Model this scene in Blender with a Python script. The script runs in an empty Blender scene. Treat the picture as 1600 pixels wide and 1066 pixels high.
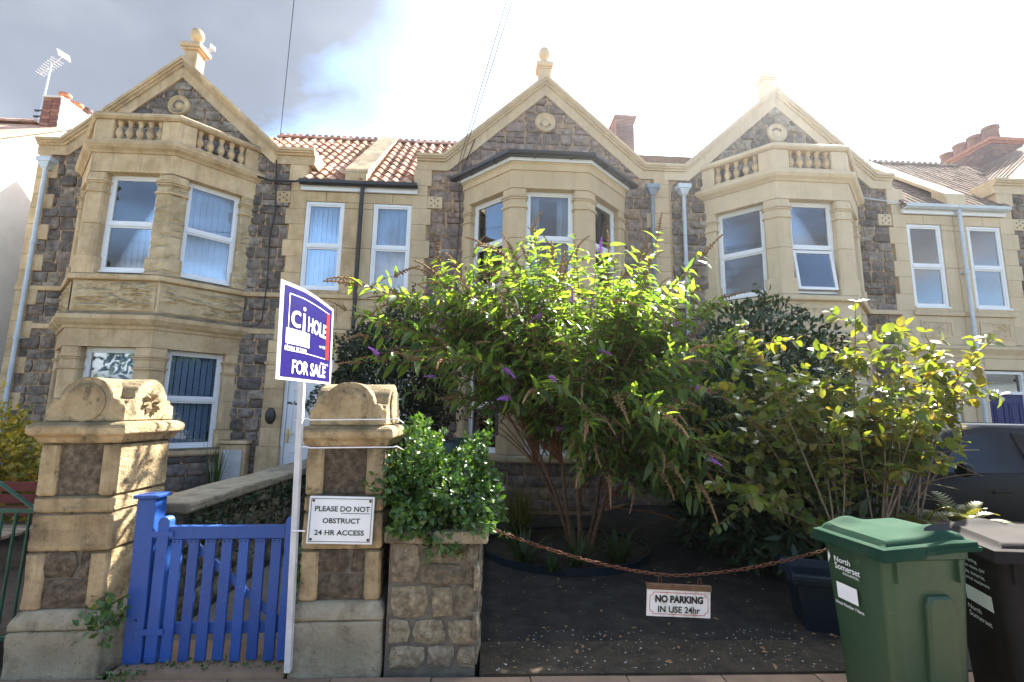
import bpy, bmesh, math, random
import numpy as np
from mathutils import Vector, Matrix, noise as mnoise

random.seed(7)
rng = np.random.default_rng(11)
R = math.radians
SC = bpy.context.scene
COL = SC.collection

# ------------------------------------------------------------------ camera
PITCH, ROLL, YAW = R(8.523), R(1.007), R(2.749)
fw = Vector((math.sin(YAW)*math.cos(PITCH), math.cos(YAW)*math.cos(PITCH), math.sin(PITCH)))
rt = Vector((math.cos(YAW), -math.sin(YAW), 0)); up = rt.cross(fw)
rt2 = rt*math.cos(ROLL) + up*math.sin(ROLL); up2 = up*math.cos(ROLL) - rt*math.sin(ROLL)
EYE = Vector((0, 0, 1.6))
cd = bpy.data.cameras.new('camera'); cam = bpy.data.objects.new('camera', cd); COL.objects.link(cam)
cd.sensor_fit = 'HORIZONTAL'; cd.sensor_width = 36; cd.lens = 745.907/1600*36
cd.clip_start = .05; cd.clip_end = 900
M4 = Matrix((rt2, up2, -fw)).transposed().to_4x4(); M4.translation = EYE
cam.matrix_world = M4
SC.camera = cam

# ------------------------------------------------------------------ light
SUN_AZ, SUN_EL = R(37), R(47)          # azimuth from +Y towards +X
sdir = Vector((math.sin(SUN_AZ)*math.cos(SUN_EL), math.cos(SUN_AZ)*math.cos(SUN_EL), math.sin(SUN_EL)))
SC.view_settings.view_transform = 'Standard'; SC.view_settings.look = 'None'
SC.view_settings.gamma = 1; SC.view_settings.use_curve_mapping = False
SC.view_settings.exposure = 2.95
sl = bpy.data.lights.new('sun', 'SUN'); so = bpy.data.objects.new('sun', sl); COL.objects.link(so)
sl.energy = 4.2; sl.angle = R(.55); sl.color = (1, .93, .82)
so.rotation_euler = (-sdir).to_track_quat('-Z', 'Y').to_euler(); so.location = (8, 12, 14)

W = bpy.data.worlds.new('World'); SC.world = W; W.use_nodes = True
nt = W.node_tree; nt.nodes.clear(); N = nt.nodes.new; LK = nt.links.new
def wm(op, a, b=None, c=None, clamp=False):
    n = N('ShaderNodeMath'); n.operation = op; n.use_clamp = clamp
    for i, v in enumerate((a, b, c)):
        if v is None: continue
        if isinstance(v, (int, float)): n.inputs[i].default_value = v
        else: LK(v, n.inputs[i])
    return n.outputs[0]
wo = N('ShaderNodeOutputWorld'); bg = N('ShaderNodeBackground'); LK(bg.outputs[0], wo.inputs[0])
bg.inputs[1].default_value = .1
sky = N('ShaderNodeTexSky'); sky.sky_type = 'NISHITA'; sky.sun_disc = False
sky.sun_elevation = SUN_EL; sky.sun_rotation = SUN_AZ
sky.air_density = 1.0; sky.dust_density = .35; sky.ozone_density = 3.0
tc = N('ShaderNodeTexCoord'); sep = N('ShaderNodeSeparateXYZ'); LK(tc.outputs['Generated'], sep.inputs[0])
zc = wm('ADD', wm('MAXIMUM', sep.outputs[2], 0), .22)
comb = N('ShaderNodeCombineXYZ')
LK(wm('DIVIDE', sep.outputs[0], zc), comb.inputs[0]); LK(wm('DIVIDE', sep.outputs[1], zc), comb.inputs[1])
cn = N('ShaderNodeTexNoise'); cn.inputs['Scale'].default_value = 1.15; cn.inputs['Detail'].default_value = 7
cn.inputs['Roughness'].default_value = .55; cn.inputs['Distortion'].default_value = .35
mp = N('ShaderNodeMapping'); mp.inputs['Location'].default_value = (37.2, 34.3, 39.6); LK(comb.outputs[0], mp.inputs[0]); LK(mp.outputs[0], cn.inputs['Vector'])
cr = N('ShaderNodeValToRGB'); LK(cn.outputs[0], cr.inputs[0])
cr.color_ramp.elements[0].position = .34; cr.color_ramp.elements[1].position = .54
dot = N('ShaderNodeVectorMath'); dot.operation = 'DOT_PRODUCT'; LK(tc.outputs['Generated'], dot.inputs[0]); dot.inputs[1].default_value = sdir
dp = wm('MAXIMUM', dot.outputs['Value'], 0)
fwd = wm('ADD', wm('MULTIPLY', wm('POWER', dp, 13), 5.5), wm('MULTIPLY', wm('POWER', dp, 40), 40))
# thick cloud is greyer, thin cloud whiter; towards the sun it scatters forwards
cn2 = N('ShaderNodeTexNoise'); cn2.inputs['Scale'].default_value = .55; cn2.inputs['Detail'].default_value = 6; LK(mp.outputs[0], cn2.inputs['Vector'])
r2 = N('ShaderNodeMapRange'); r2.interpolation_type = 'SMOOTHSTEP'; LK(cn2.outputs[0], r2.inputs[0])
for i, v in enumerate((.42, .72, .48, 4.8)): r2.inputs[i+1].default_value = v
thick = wm('MULTIPLY', r2.outputs[0], wm('MULTIPLY_ADD', cn.outputs[0], 1.5, .25))
lum = wm('ADD', thick, fwd)
cc = N('ShaderNodeMixRGB'); cc.blend_type = 'MULTIPLY'; cc.inputs[0].default_value = 1
cc.inputs[1].default_value = (.97, .99, 1.02, 1)
cg = N('ShaderNodeCombineXYZ'); [LK(lum, cg.inputs[i]) for i in range(3)]; LK(cg.outputs[0], cc.inputs[2])
mx = N('ShaderNodeMixRGB'); LK(wm('MULTIPLY', cr.outputs[0], .93), mx.inputs[0]); LK(sky.outputs[0], mx.inputs[1]); LK(cc.outputs[0], mx.inputs[2])
LK(mx.outputs[0], bg.inputs[0])

# ------------------------------------------------------------------ materials
def C(h):  # sRGB hex -> linear
    v = [int(h[i:i+2], 16)/255 for i in (0, 2, 4)]
    return tuple((c/12.92 if c <= .04045 else ((c+.055)/1.055)**2.4) for c in v) + (1,)
MATS = {}
def mat(name, cols, rough=.85, scale=6., bump=0., bscale=None, rnd=0., metal=0., stain=None, stain_scale=1.2, stain_amt=.6,
        spec=.3, coat=0., palette=None, streak=None, translucent=0., tcol=None, detail=6, contrast=(.3, .7), dust=None, runs=None, specks=None):
    m = bpy.data.materials.new(name); m.use_nodes = True; t = m.node_tree; t.nodes.clear()
    n = t.nodes.new; L = t.links.new
    out = n('ShaderNodeOutputMaterial'); b = n('ShaderNodeBsdfPrincipled')
    geo = n('ShaderNodeNewGeometry'); oi = n('ShaderNodeObjectInfo')
    no = n('ShaderNodeTexNoise'); no.inputs['Scale'].default_value = scale; no.inputs['Detail'].default_value = detail; no.inputs['Roughness'].default_value = .62
    L(geo.outputs['Position'], no.inputs['Vector'])
    r = n('ShaderNodeValToRGB'); L(no.outputs[0], r.inputs[0])
    e = r.color_ramp.elements; e[0].position, e[1].position = contrast
    e[0].color = cols[0]; e[1].color = cols[-1]
    for k, c in enumerate(cols[1:-1]):
        x = e.new(contrast[0] + (contrast[1]-contrast[0])*(k+1)/(len(cols)-1)); x.color = c
    col = r.outputs[0]
    def mixc(kind, fac, a, c):
        q = n('ShaderNodeMixRGB'); q.blend_type = kind
        if isinstance(fac, (int, float)): q.inputs[0].default_value = fac
        else: L(fac, q.inputs[0])
        for s, v in ((1, a), (2, c)):
            if isinstance(v, tuple): q.inputs[s].default_value = v
            else: L(v, q.inputs[s])
        return q.outputs[0]
    def math_(op, a, c, clamp=False):
        q = n('ShaderNodeMath'); q.operation = op; q.use_clamp = clamp
        for s, v in ((0, a), (1, c)):
            if isinstance(v, (int, float)): q.inputs[s].default_value = v
            else: L(v, q.inputs[s])
        return q.outputs[0]
    rv = math_('FRACT', math_('ADD', oi.outputs['Random'], geo.outputs['Random Per Island']), 0) if translucent or palette else oi.outputs['Random']
    if palette:
        pr = n('ShaderNodeValToRGB'); L(rv, pr.inputs[0]); pr.color_ramp.interpolation = 'CONSTANT' if not translucent else 'LINEAR'
        pe = pr.color_ramp.elements; pe[0].position = 0; pe[0].color = palette[0]; pe[1].position = 1 - 1/len(palette) if not translucent else 1; pe[1].color = palette[-1]
        for k, c in enumerate(palette[1:-1]):
            x = pe.new((k+1)/len(palette) if not translucent else (k+1)/(len(palette)-1)); x.color = c
        col = mixc('MULTIPLY', 1, pr.outputs[0], col)
    if stain:
        sn = n('ShaderNodeTexNoise'); sn.inputs['Scale'].default_value = stain_scale; sn.inputs['Detail'].default_value = 8; sn.inputs['Roughness'].default_value = .7
        L(geo.outputs['Position'], sn.inputs['Vector'])
        sr = n('ShaderNodeValToRGB'); L(sn.outputs[0], sr.inputs[0]); sr.color_ramp.elements[0].position = .5; sr.color_ramp.elements[1].position = .66
        col = mixc('MIX', math_('MULTIPLY', sr.outputs[0], stain_amt), col, stain)
    if streak:   # lichen and soot that gathers on upward faces and ledges, broken by noise
        sx = n('ShaderNodeSeparateXYZ'); L(geo.outputs['Normal'], sx.inputs[0])
        s2 = n('ShaderNodeTexNoise'); s2.inputs['Scale'].default_value = 3.5; s2.inputs['Detail'].default_value = 8; L(geo.outputs['Position'], s2.inputs['Vector'])
        f = math_('MULTIPLY', math_('MULTIPLY', math_('ADD', sx.outputs[2], .12), 1.4, True), math_('MULTIPLY', s2.outputs[0], 1.5, True), True)
        col = mixc('MIX', f, col, streak)
    if runs:
        sc_ = n('ShaderNodeMapping'); sc_.inputs['Scale'].default_value = (5.5, 5.5, .55); L(geo.outputs['Position'], sc_.inputs[0])
        s3 = n('ShaderNodeTexNoise'); s3.inputs['Scale'].default_value = 1.6; s3.inputs['Detail'].default_value = 9; s3.inputs['Roughness'].default_value = .68; L(sc_.outputs[0], s3.inputs['Vector'])
        r3 = n('ShaderNodeValToRGB'); L(s3.outputs[0], r3.inputs[0]); r3.color_ramp.elements[0].position = .50; r3.color_ramp.elements[1].position = .72
        col = mixc('MIX', math_('MULTIPLY', r3.outputs[0], runs[1]), col, runs[0])
    if specks:
        s4 = n('ShaderNodeTexNoise'); s4.inputs['Scale'].default_value = specks[1]; s4.inputs['Detail'].default_value = 10; s4.inputs['Roughness'].default_value = .75; L(geo.outputs['Position'], s4.inputs['Vector'])
        r4 = n('ShaderNodeValToRGB'); L(s4.outputs[0], r4.inputs[0]); r4.color_ramp.elements[0].position = .58; r4.color_ramp.elements[1].position = .64
        col = mixc('MIX', math_('MULTIPLY', r4.outputs[0], specks[2]), col, specks[0])
    if dust:
        vo = n('ShaderNodeTexVoronoi'); vo.inputs['Scale'].default_value = dust[1]; L(geo.outputs['Position'], vo.inputs['Vector'])
        vr = n('ShaderNodeValToRGB'); L(vo.outputs['Distance'], vr.inputs[0]); vr.color_ramp.elements[0].position = dust[2]; vr.color_ramp.elements[0].color = (1, 1, 1, 1)
        vr.color_ramp.elements[1].position = dust[2]+.05; vr.color_ramp.elements[1].color = (0, 0, 0, 1)
        col = mixc('MIX', vr.outputs[0], col, dust[0])
    if rnd:
        h = n('ShaderNodeHueSaturation'); L(col, h.inputs['Color'])
        L(math_('ADD', math_('MULTIPLY', rv, 2*rnd), 1-rnd), h.inputs['Value']); col = h.outputs[0]
    L(col, b.inputs['Base Color'])
    b.inputs['Roughness'].default_value = rough; b.inputs['Metallic'].default_value = metal
    b.inputs['Specular IOR Level'].default_value = spec; b.inputs['Coat Weight'].default_value = coat
    if bump:
        bn = n('ShaderNodeTexNoise'); bn.inputs['Scale'].default_value = bscale or scale*4; bn.inputs['Detail'].default_value = 8; bn.inputs['Roughness'].default_value = .65
        L(geo.outputs['Position'], bn.inputs['Vector'])
        bp = n('ShaderNodeBump'); bp.inputs['Strength'].default_value = .9; bp.inputs['Distance'].default_value = bump
        L(bn.outputs[0], bp.inputs['Height']); L(bp.outputs[0], b.inputs['Normal'])
    sh = b.outputs[0]
    if translucent:
        tr = n('ShaderNodeBsdfTranslucent'); ms = n('ShaderNodeMixShader'); ms.inputs[0].default_value = translucent
        tcl = mixc('MULTIPLY', 1, col, tcol or (1, 1, 1, 1)); L(tcl, tr.inputs[0]); L(sh, ms.inputs[1]); L(tr.outputs[0], ms.inputs[2]); sh = ms.outputs[0]
    L(sh, out.inputs[0])
    MATS[name] = m
    return m

g = lambda v, t=(1, 1, 1): (v*t[0], v*t[1], v*t[2], 1)
bath = mat('bath_stone', [(0.5148, 0.3519, 0.1848, 1), (0.6732, 0.4845, 0.2744, 1), (0.7722, 0.5916, 0.3696, 1)], .9, 3.2, .012, 34, rnd=.12, stain=(0.297, 0.1938, 0.1008, 1), stain_amt=.4, streak=(0.099, 0.0867, 0.056, 1), runs=((0.2574, 0.1836, 0.112, 1), .5), specks=((0.3168, 0.2244, 0.1232, 1), 14, .35))
bath_eroded = mat('eroded_bath_stone', [(.48, .34, .18, 1), (.70, .55, .34, 1)], .95, 5, .02, 30, rnd=.08, stain=(.25, .18, .09, 1), streak=(.18, .15, .1, 1))
painted = mat('painted_stone', [(0.56, 0.408, 0.2365, 1), (0.66, 0.4998, 0.3025, 1)], .75, 2, .002, 40, rnd=.04, stain=(0.36, 0.2754, 0.176, 1), stain_amt=.4, streak=(0.3, 0.255, 0.176, 1), runs=((0.33, 0.2652, 0.176, 1), .45), specks=((0.4, 0.3162, 0.22, 1), 12, .4))
painted_r = mat('cream_painted_stone', [(0.6, 0.4641, 0.297, 1), (0.68, 0.5457, 0.3618, 1)], .7, 2, .002, 40, rnd=.04, stain=(0.42, 0.3366, 0.216, 1), stain_amt=.35, streak=(0.36, 0.306, 0.216, 1), runs=((0.4, 0.3264, 0.2268, 1), .45), specks=((0.45, 0.3672, 0.2592, 1), 12, .4))
RUB = [(0.2003, 0.1612, 0.1302, 1), (0.2635, 0.2132, 0.1718, 1), (0.1581, 0.13, 0.1125, 1), (0.3058, 0.2444, 0.1823, 1), (0.2319, 0.1768, 0.1407, 1), (0.2846, 0.2392, 0.1927, 1), (0.2108, 0.1768, 0.151, 1)]
rubble_m = mat('rubble_stone', [g(.32), g(.82), g(1.4)], .92, 11, .026, 20, rnd=.2, palette=RUB, stain=(.25, .23, .19, 1), stain_scale=5, stain_amt=.35)
rubble_warm = mat('warm_rubble_stone', [g(.38), g(.85), g(1.35)], .92, 11, .024, 20, rnd=.18, palette=[(0.2662, 0.1957, 0.1571, 1), (0.3194, 0.2318, 0.1782, 1), (0.2235, 0.17, 0.1414, 1), (0.3513, 0.242, 0.1571, 1), (0.2874, 0.2266, 0.1886, 1), (0.2555, 0.1905, 0.1571, 1)])
pier_rub = mat('pillar_rubble', [(0.05866, 0.04416, 0.02992, 1), (0.1263, 0.0966, 0.066, 1), (0.2346, 0.1886, 0.132, 1)], .92, 24, .035, 46, rnd=.2, specks=((0.2707, 0.2484, 0.1848, 1), 20, .45))
wallstone = mat('garden_wall_stone', [g(.45), g(.9), g(1.5)], .95, 24, .022, 42, rnd=.1, palette=[(0.1785, 0.15, 0.1062, 1), (0.2205, 0.18, 0.1275, 1), (0.1522, 0.125, 0.08925, 1), (0.2415, 0.2, 0.1318, 1)], stain=(0.42, 0.38, 0.2805, 1), stain_scale=7, stain_amt=.6, specks=((0.0735, 0.065, 0.0425, 1), 16, .5))
mortar = mat('lime_mortar', [(0.3937, 0.2612, 0.1529, 1), (0.554, 0.3681, 0.2184, 1)], .95, 12, .006, 60)
mortar_d = mat('dark_mortar', [(.10, .088, .068, 1), (.19, .168, .132, 1)], .95, 12, .01, 50)
pillar_st = mat('weathered_pillar_stone', [(0.2662, 0.1882, 0.1005, 1), (0.4535, 0.3387, 0.1878, 1), (0.552, 0.4328, 0.2621, 1)], .95, 6, .022, 42, rnd=.1, stain=(0.09858, 0.07997, 0.05242, 1), stain_scale=4, stain_amt=.8, streak=(0.09858, 0.07997, 0.04368, 1), runs=((0.1282, 0.09408, 0.05678, 1), .6), specks=((0.07905, 0.06528, 0.04368, 1), 8, .75))
plinth_st = mat('grey_plinth_stone', [(0.2, 0.1697, 0.1161, 1), (0.33, 0.2861, 0.2021, 1), (0.45, 0.3977, 0.2924, 1)], .95, 8, .022, 40, rnd=.1, specks=((0.1, 0.09215, 0.0516, 1), 18, .6), runs=((0.15, 0.1358, 0.0774, 1), .5), stain=(0.16, 0.1455, 0.086, 1), stain_scale=4)
white_upvc = mat('white_upvc', [g(.74), g(.80)], .35, 3, spec=.4)
white_paint = mat('white_paint', [g(.50), g(.64)], .7, 8, .003, 60, stain=(.34, .31, .26, 1), stain_amt=.4, runs=((.36, .33, .28, 1), .6))
render_w = mat('white_render', [(.72, .68, .6, 1), (.80, .77, .70, 1)], .9, 1.5, .004, 60, stain=(.55, .5, .42, 1), stain_amt=.35)
blinds_m = mat('sky_tinted_fabric', [(.40, .54, .74, 1), (.50, .64, .84, 1)], .8, 3)  # blue of the reflected sky is put into the fabric colour
curtain_m = mat('curtain_fabric', [(.50, .56, .60, 1), (.66, .72, .76, 1)], .9, 4)
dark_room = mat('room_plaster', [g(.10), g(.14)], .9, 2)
black_pl = mat('black_plastic', [g(.014), g(.022)], .35, 5, spec=.5)
lead = mat('grey_lead', [(.16, .20, .25, 1), (.26, .31, .36, 1)], .6, 5, .004, 30, rnd=.08)
grey_pipe = mat('pale_grey_pipe', [(.46, .52, .58, 1), (.60, .66, .70, 1)], .5, 4)
roof_red = mat('terracotta_tile', [g(.6), g(1.05), g(1.3)], .95, 14, .004, 60, rnd=.16, spec=.08, palette=[(.40, .21, .135, 1), (.48, .28, .19, 1), (.34, .17, .115, 1), (.54, .34, .24, 1), (.27, .15, .105, 1), (.45, .25, .17, 1)], stain=(.12, .09, .06, 1), stain_scale=3, stain_amt=.55)
roof_grey = mat('grey_concrete_tile', [g(.7), g(1.2)], .95, 14, .004, 60, rnd=.15, spec=.05, palette=[(.20, .15, .115, 1), (.26, .195, .15, 1), (.16, .125, .10, 1)])
roof_dark = mat('dark_slate', [(.10, .08, .075, 1), (.16, .13, .12, 1)], .95, 10, .004, 40, rnd=.15, spec=.05)
brick_m = mat('red_brick', [g(.7), g(1.2)], .9, 14, .004, 50, rnd=.15, palette=[(.30, .13, .09, 1), (.36, .17, .11, 1), (.24, .11, .08, 1)])
brick_dk = mat('sooty_brick', [g(.7), g(1.2)], .9, 14, .004, 50, rnd=.15, palette=[(.15, .10, .095, 1), (.19, .12, .105, 1), (.12, .09, .09, 1)])
terracotta = mat('terracotta_pot', [(.42, .17, .09, 1), (.52, .24, .13, 1)], .8, 6, rnd=.15)
dark_pot = mat('sooty_pot', [(.16, .09, .07, 1), (.24, .13, .10, 1)], .85, 6, rnd=.15)
buff_pot = mat('buff_pot', [(.36, .26, .15, 1), (.45, .33, .2, 1)], .8, 6)
blue_gate = mat('blue_gloss_paint', [(.013, .060, .25, 1), (.019, .080, .315, 1)], .42, 3, .003, 45, spec=.45, rnd=.16, stain=(.018, .055, .22, 1), stain_scale=9, stain_amt=.45, specks=((.10, .12, .20, 1), 34, .5), runs=((.02, .06, .24, 1), .4))
blue_door = mat('navy_door_paint', [(.012, .018, .10, 1), (.018, .026, .14, 1)], .4, 3)
red_door = mat('dark_red_door_paint', [(.07, .008, .008, 1), (.10, .014, .012, 1)], .4, 3)
brass = mat('brass', [(.6, .42, .10, 1), (.72, .5, .14, 1)], .3, 8, metal=1.)
steel = mat('galvanised_steel', [g(.45), g(.6)], .45, 12, metal=.8)
alu = mat('aluminium', [g(.55), g(.7)], .45, 12, metal=.6)
sign_w = mat('white_sign', [(.72, .74, .76, 1), (.80, .82, .83, 1)], .35, 4)
sign_grime = mat('grimy_white_sign', [(.74, .72, .68, 1), (.82, .81, .78, 1)], .5, 5, stain=(.25, .25, .08, 1), stain_scale=9, stain_amt=.7)
sign_gr = mat('dark_green_print', [(.015, .045, .03, 1), (.02, .055, .04, 1)], .5, 4)
sign_bk = mat('black_print', [g(.008), g(.014)], .5, 4)
sign_rd = mat('red_print', [(.45, .015, .012, 1), (.55, .02, .016, 1)], .45, 4)
sale_blue = mat('navy_board', [(.014, .009, .105, 1), (.019, .012, .13, 1)], .3, 3, .004, 7, spec=.5)
sale_white = mat('white_board_print', [g(.78), g(.84)], .45, 3)
bin_green = mat('green_bin_plastic', [(.024, .055, .027, 1), (.032, .069, .034, 1)], .46, 3, .0008, 250, spec=.4, runs=((.055, .08, .05, 1), .5), specks=((.09, .10, .07, 1), 26, .3))
lid_green = mat('green_lid_plastic', [(.013, .040, .025, 1), (.019, .052, .033, 1)], .8, 3, .001, 120, spec=.03, stain=(.05, .06, .04, 1), stain_scale=6, stain_amt=.35)
bin_black = mat('black_bin_plastic', [(.016, .0145, .014, 1), (.028, .025, .024, 1)], .75, 4, .001, 120, spec=.05)
crate_m = mat('navy_crate_plastic', [(.004, .010, .017, 1), (.006, .015, .024, 1)], .5, 4)
compost_m = mat('teal_compost_plastic', [(.006, .028, .032, 1), (.01, .04, .045, 1)], .45, 5)
rust = mat('rusty_iron', [(.07, .026, .014, 1), (.15, .055, .026, 1)], .85, 40, .002, 120, rnd=.2)
rail_green = mat('green_railing_paint', [(.008, .05, .035, 1), (.012, .075, .05, 1)], .4, 6)
bench_red = mat('red_bench_paint', [(.08, .012, .009, 1), (.12, .018, .013, 1)], .6, 10)
tar = mat('driveway_tarmac', [(.013, .011, .0085, 1), (.027, .0225, .0175, 1), (.052, .043, .033, 1)], .92, 4, .012, 70, stain=(.018, .017, .012, 1), stain_scale=1.6, stain_amt=.7, specks=((.10, .085, .065, 1), 24, .5), dust=((.20, .19, .17, 1), 70, .09))
conc = mat('rough_concrete', [(0.0253, 0.01957, 0.0129, 1), (0.05175, 0.03914, 0.0258, 1), (0.08625, 0.06489, 0.04214, 1)], .94, 6, .018, 55, stain=(0.02875, 0.02369, 0.01376, 1), stain_scale=3, stain_amt=.7, specks=((0.1725, 0.1442, 0.1032, 1), 30, .5), dust=((0.5175, 0.4635, 0.3698, 1), 34, .03))
pebble_m = mat('pale_pebble', [(.16, .15, .12, 1), (.30, .29, .26, 1), (.55, .54, .5, 1)], .9, 40)
pave = mat('pavement_slab', [(.20, .13, .085, 1), (.28, .19, .125, 1)], .9, 6, .003, 60, rnd=.12)
road_m = mat('road_asphalt', [(.04, .04, .04, 1), (.06, .06, .06, 1)], .9, 12, .006, 80)
soil = mat('garden_soil', [(.030, .022, .015, 1), (.055, .042, .03, 1)], .97, 9, .02, 30)
grass_gd = mat('lawn_earth', [(.045, .06, .02, 1), (.08, .075, .035, 1)], .97, 3, .02, 30)
pathm = mat('concrete_path', [(.12, .10, .08, 1), (.19, .165, .135, 1)], .92, 5, .006, 60)
bark = mat('buddleia_bark', [(.09, .05, .03, 1), (.19, .11, .06, 1)], .95, 20, .004, 60)
redstem = mat('red_brown_stem', [(.14, .055, .028, 1), (.22, .09, .045, 1)], .8, 20)
greystem = mat('grey_brown_stem', [(.14, .10, .07, 1), (.23, .18, .12, 1)], .9, 20)
seedm = mat('brown_seed_head', [(.17, .095, .045, 1), (.33, .20, .10, 1)], .95, 60, .003, 200, rnd=.2)
purple = mat('purple_blossom', [(.28, .08, .42, 1), (.50, .20, .62, 1)], .8, 60, rnd=.2)
orange = mat('orange_blossom', [(.7, .16, .02, 1), (.85, .28, .03, 1)], .7, 40)
whitefl = mat('white_blossom', [g(.7), g(.8)], .7, 40)
car_m = mat('black_car_paint', [g(.005), g(.008)], .45, 3, spec=.15)
tyre_m = mat('tyre_rubber', [g(.02), g(.03)], .85, 20)
def leafmat(name, pal, rough=.42, tr=.4, tcol=(1.5, 1.35, .55, 1), spec=.45):
    return mat(name, [g(.8), g(1.15)], rough, 30, palette=pal, translucent=tr, tcol=tcol, spec=spec)
bud_leaf = leafmat('buddleia_leaf', [(.10, .155, .04, 1), (.17, .235, .05, 1), (.07, .12, .05, 1), (.20, .25, .06, 1), (.13, .18, .06, 1), (.055, .10, .035, 1), (.18, .22, .045, 1)], .42, .52, (1.85, 2.05, .6, 1))
bud_leaf_d = leafmat('deep_buddleia_leaf', [(.035, .07, .022, 1), (.05, .095, .03, 1), (.06, .10, .04, 1)], .42, .3)
vib_leaf = leafmat('bronze_tinted_leaf', [(.10, .15, .03, 1), (.14, .18, .035, 1), (.16, .19, .05, 1), (.18, .18, .045, 1), (.21, .15, .05, 1), (.17, .20, .05, 1), (.115, .16, .04, 1), (.09, .14, .03, 1)], .32, .42, (1.5, 1.45, .45, 1))
laurel_leaf = leafmat('laurel_leaf', [(.018, .045, .012, 1), (.028, .065, .016, 1), (.05, .09, .02, 1)], .36, .18)
dark_leaf = leafmat('shade_shrub_leaf', [(.016, .036, .012, 1), (.022, .05, .016, 1), (.03, .055, .018, 1)], .5, .25)
holly_leaf = leafmat('conifer_leaf', [(.014, .026, .010, 1), (.022, .038, .013, 1), (.035, .055, .018, 1)], .5, .1)
hedge_leaf = leafmat('hedge_leaf', [(.03, .085, .016, 1), (.05, .12, .022, 1), (.085, .165, .032, 1), (.025, .06, .014, 1)], .30, .3, (1.5, 1.4, .5, 1), .55)
gold_leaf = leafmat('golden_leaf', [(.26, .24, .03, 1), (.13, .15, .025, 1), (.36, .30, .035, 1), (.42, .27, .04, 1)], .45, .35)
blade_m = leafmat('grass_blade', [(.06, .09, .02, 1), (.12, .13, .03, 1), (.20, .17, .05, 1)], .5, .35)
strap_m = leafmat('strap_leaf', [(.03, .06, .018, 1), (.05, .085, .02, 1)], .5, .3)
fern_m = leafmat('fern_frond', [(.09, .11, .025, 1), (.14, .14, .035, 1)], .5, .4)
tree_m = leafmat('far_tree_leaf', [(.02, .04, .012, 1), (.035, .06, .018, 1)], .6, .2)

def glass(name, tint=(1, 1, 1), refl=1.0):
    m = bpy.data.materials.new(name); m.use_nodes = True; t = m.node_tree; t.nodes.clear(); n = t.nodes.new; L = t.links.new
    out = n('ShaderNodeOutputMaterial'); mixs = n('ShaderNodeMixShader'); tr = n('ShaderNodeBsdfTransparent'); gl = n('ShaderNodeBsdfGlossy')
    fr = n('ShaderNodeFresnel'); fr.inputs['IOR'].default_value = 1.52
    mm = n('ShaderNodeMath'); mm.operation = 'MULTIPLY'; mm.inputs[1].default_value = 3.4*refl; mm.use_clamp = True
    tr.inputs[0].default_value = (*tint, 1); gl.inputs['Roughness'].default_value = .01
    L(fr.outputs[0], mm.inputs[0]); L(mm.outputs[0], mixs.inputs[0]); L(tr.outputs[0], mixs.inputs[1]); L(gl.outputs[0], mixs.inputs[2]); L(mixs.outputs[0], out.inputs[0])
    return m
glass_m = glass('window_glass', (.93, .97, 1.0))
car_glass = glass('tinted_car_glass', (.10, .14, .14), .3)

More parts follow.
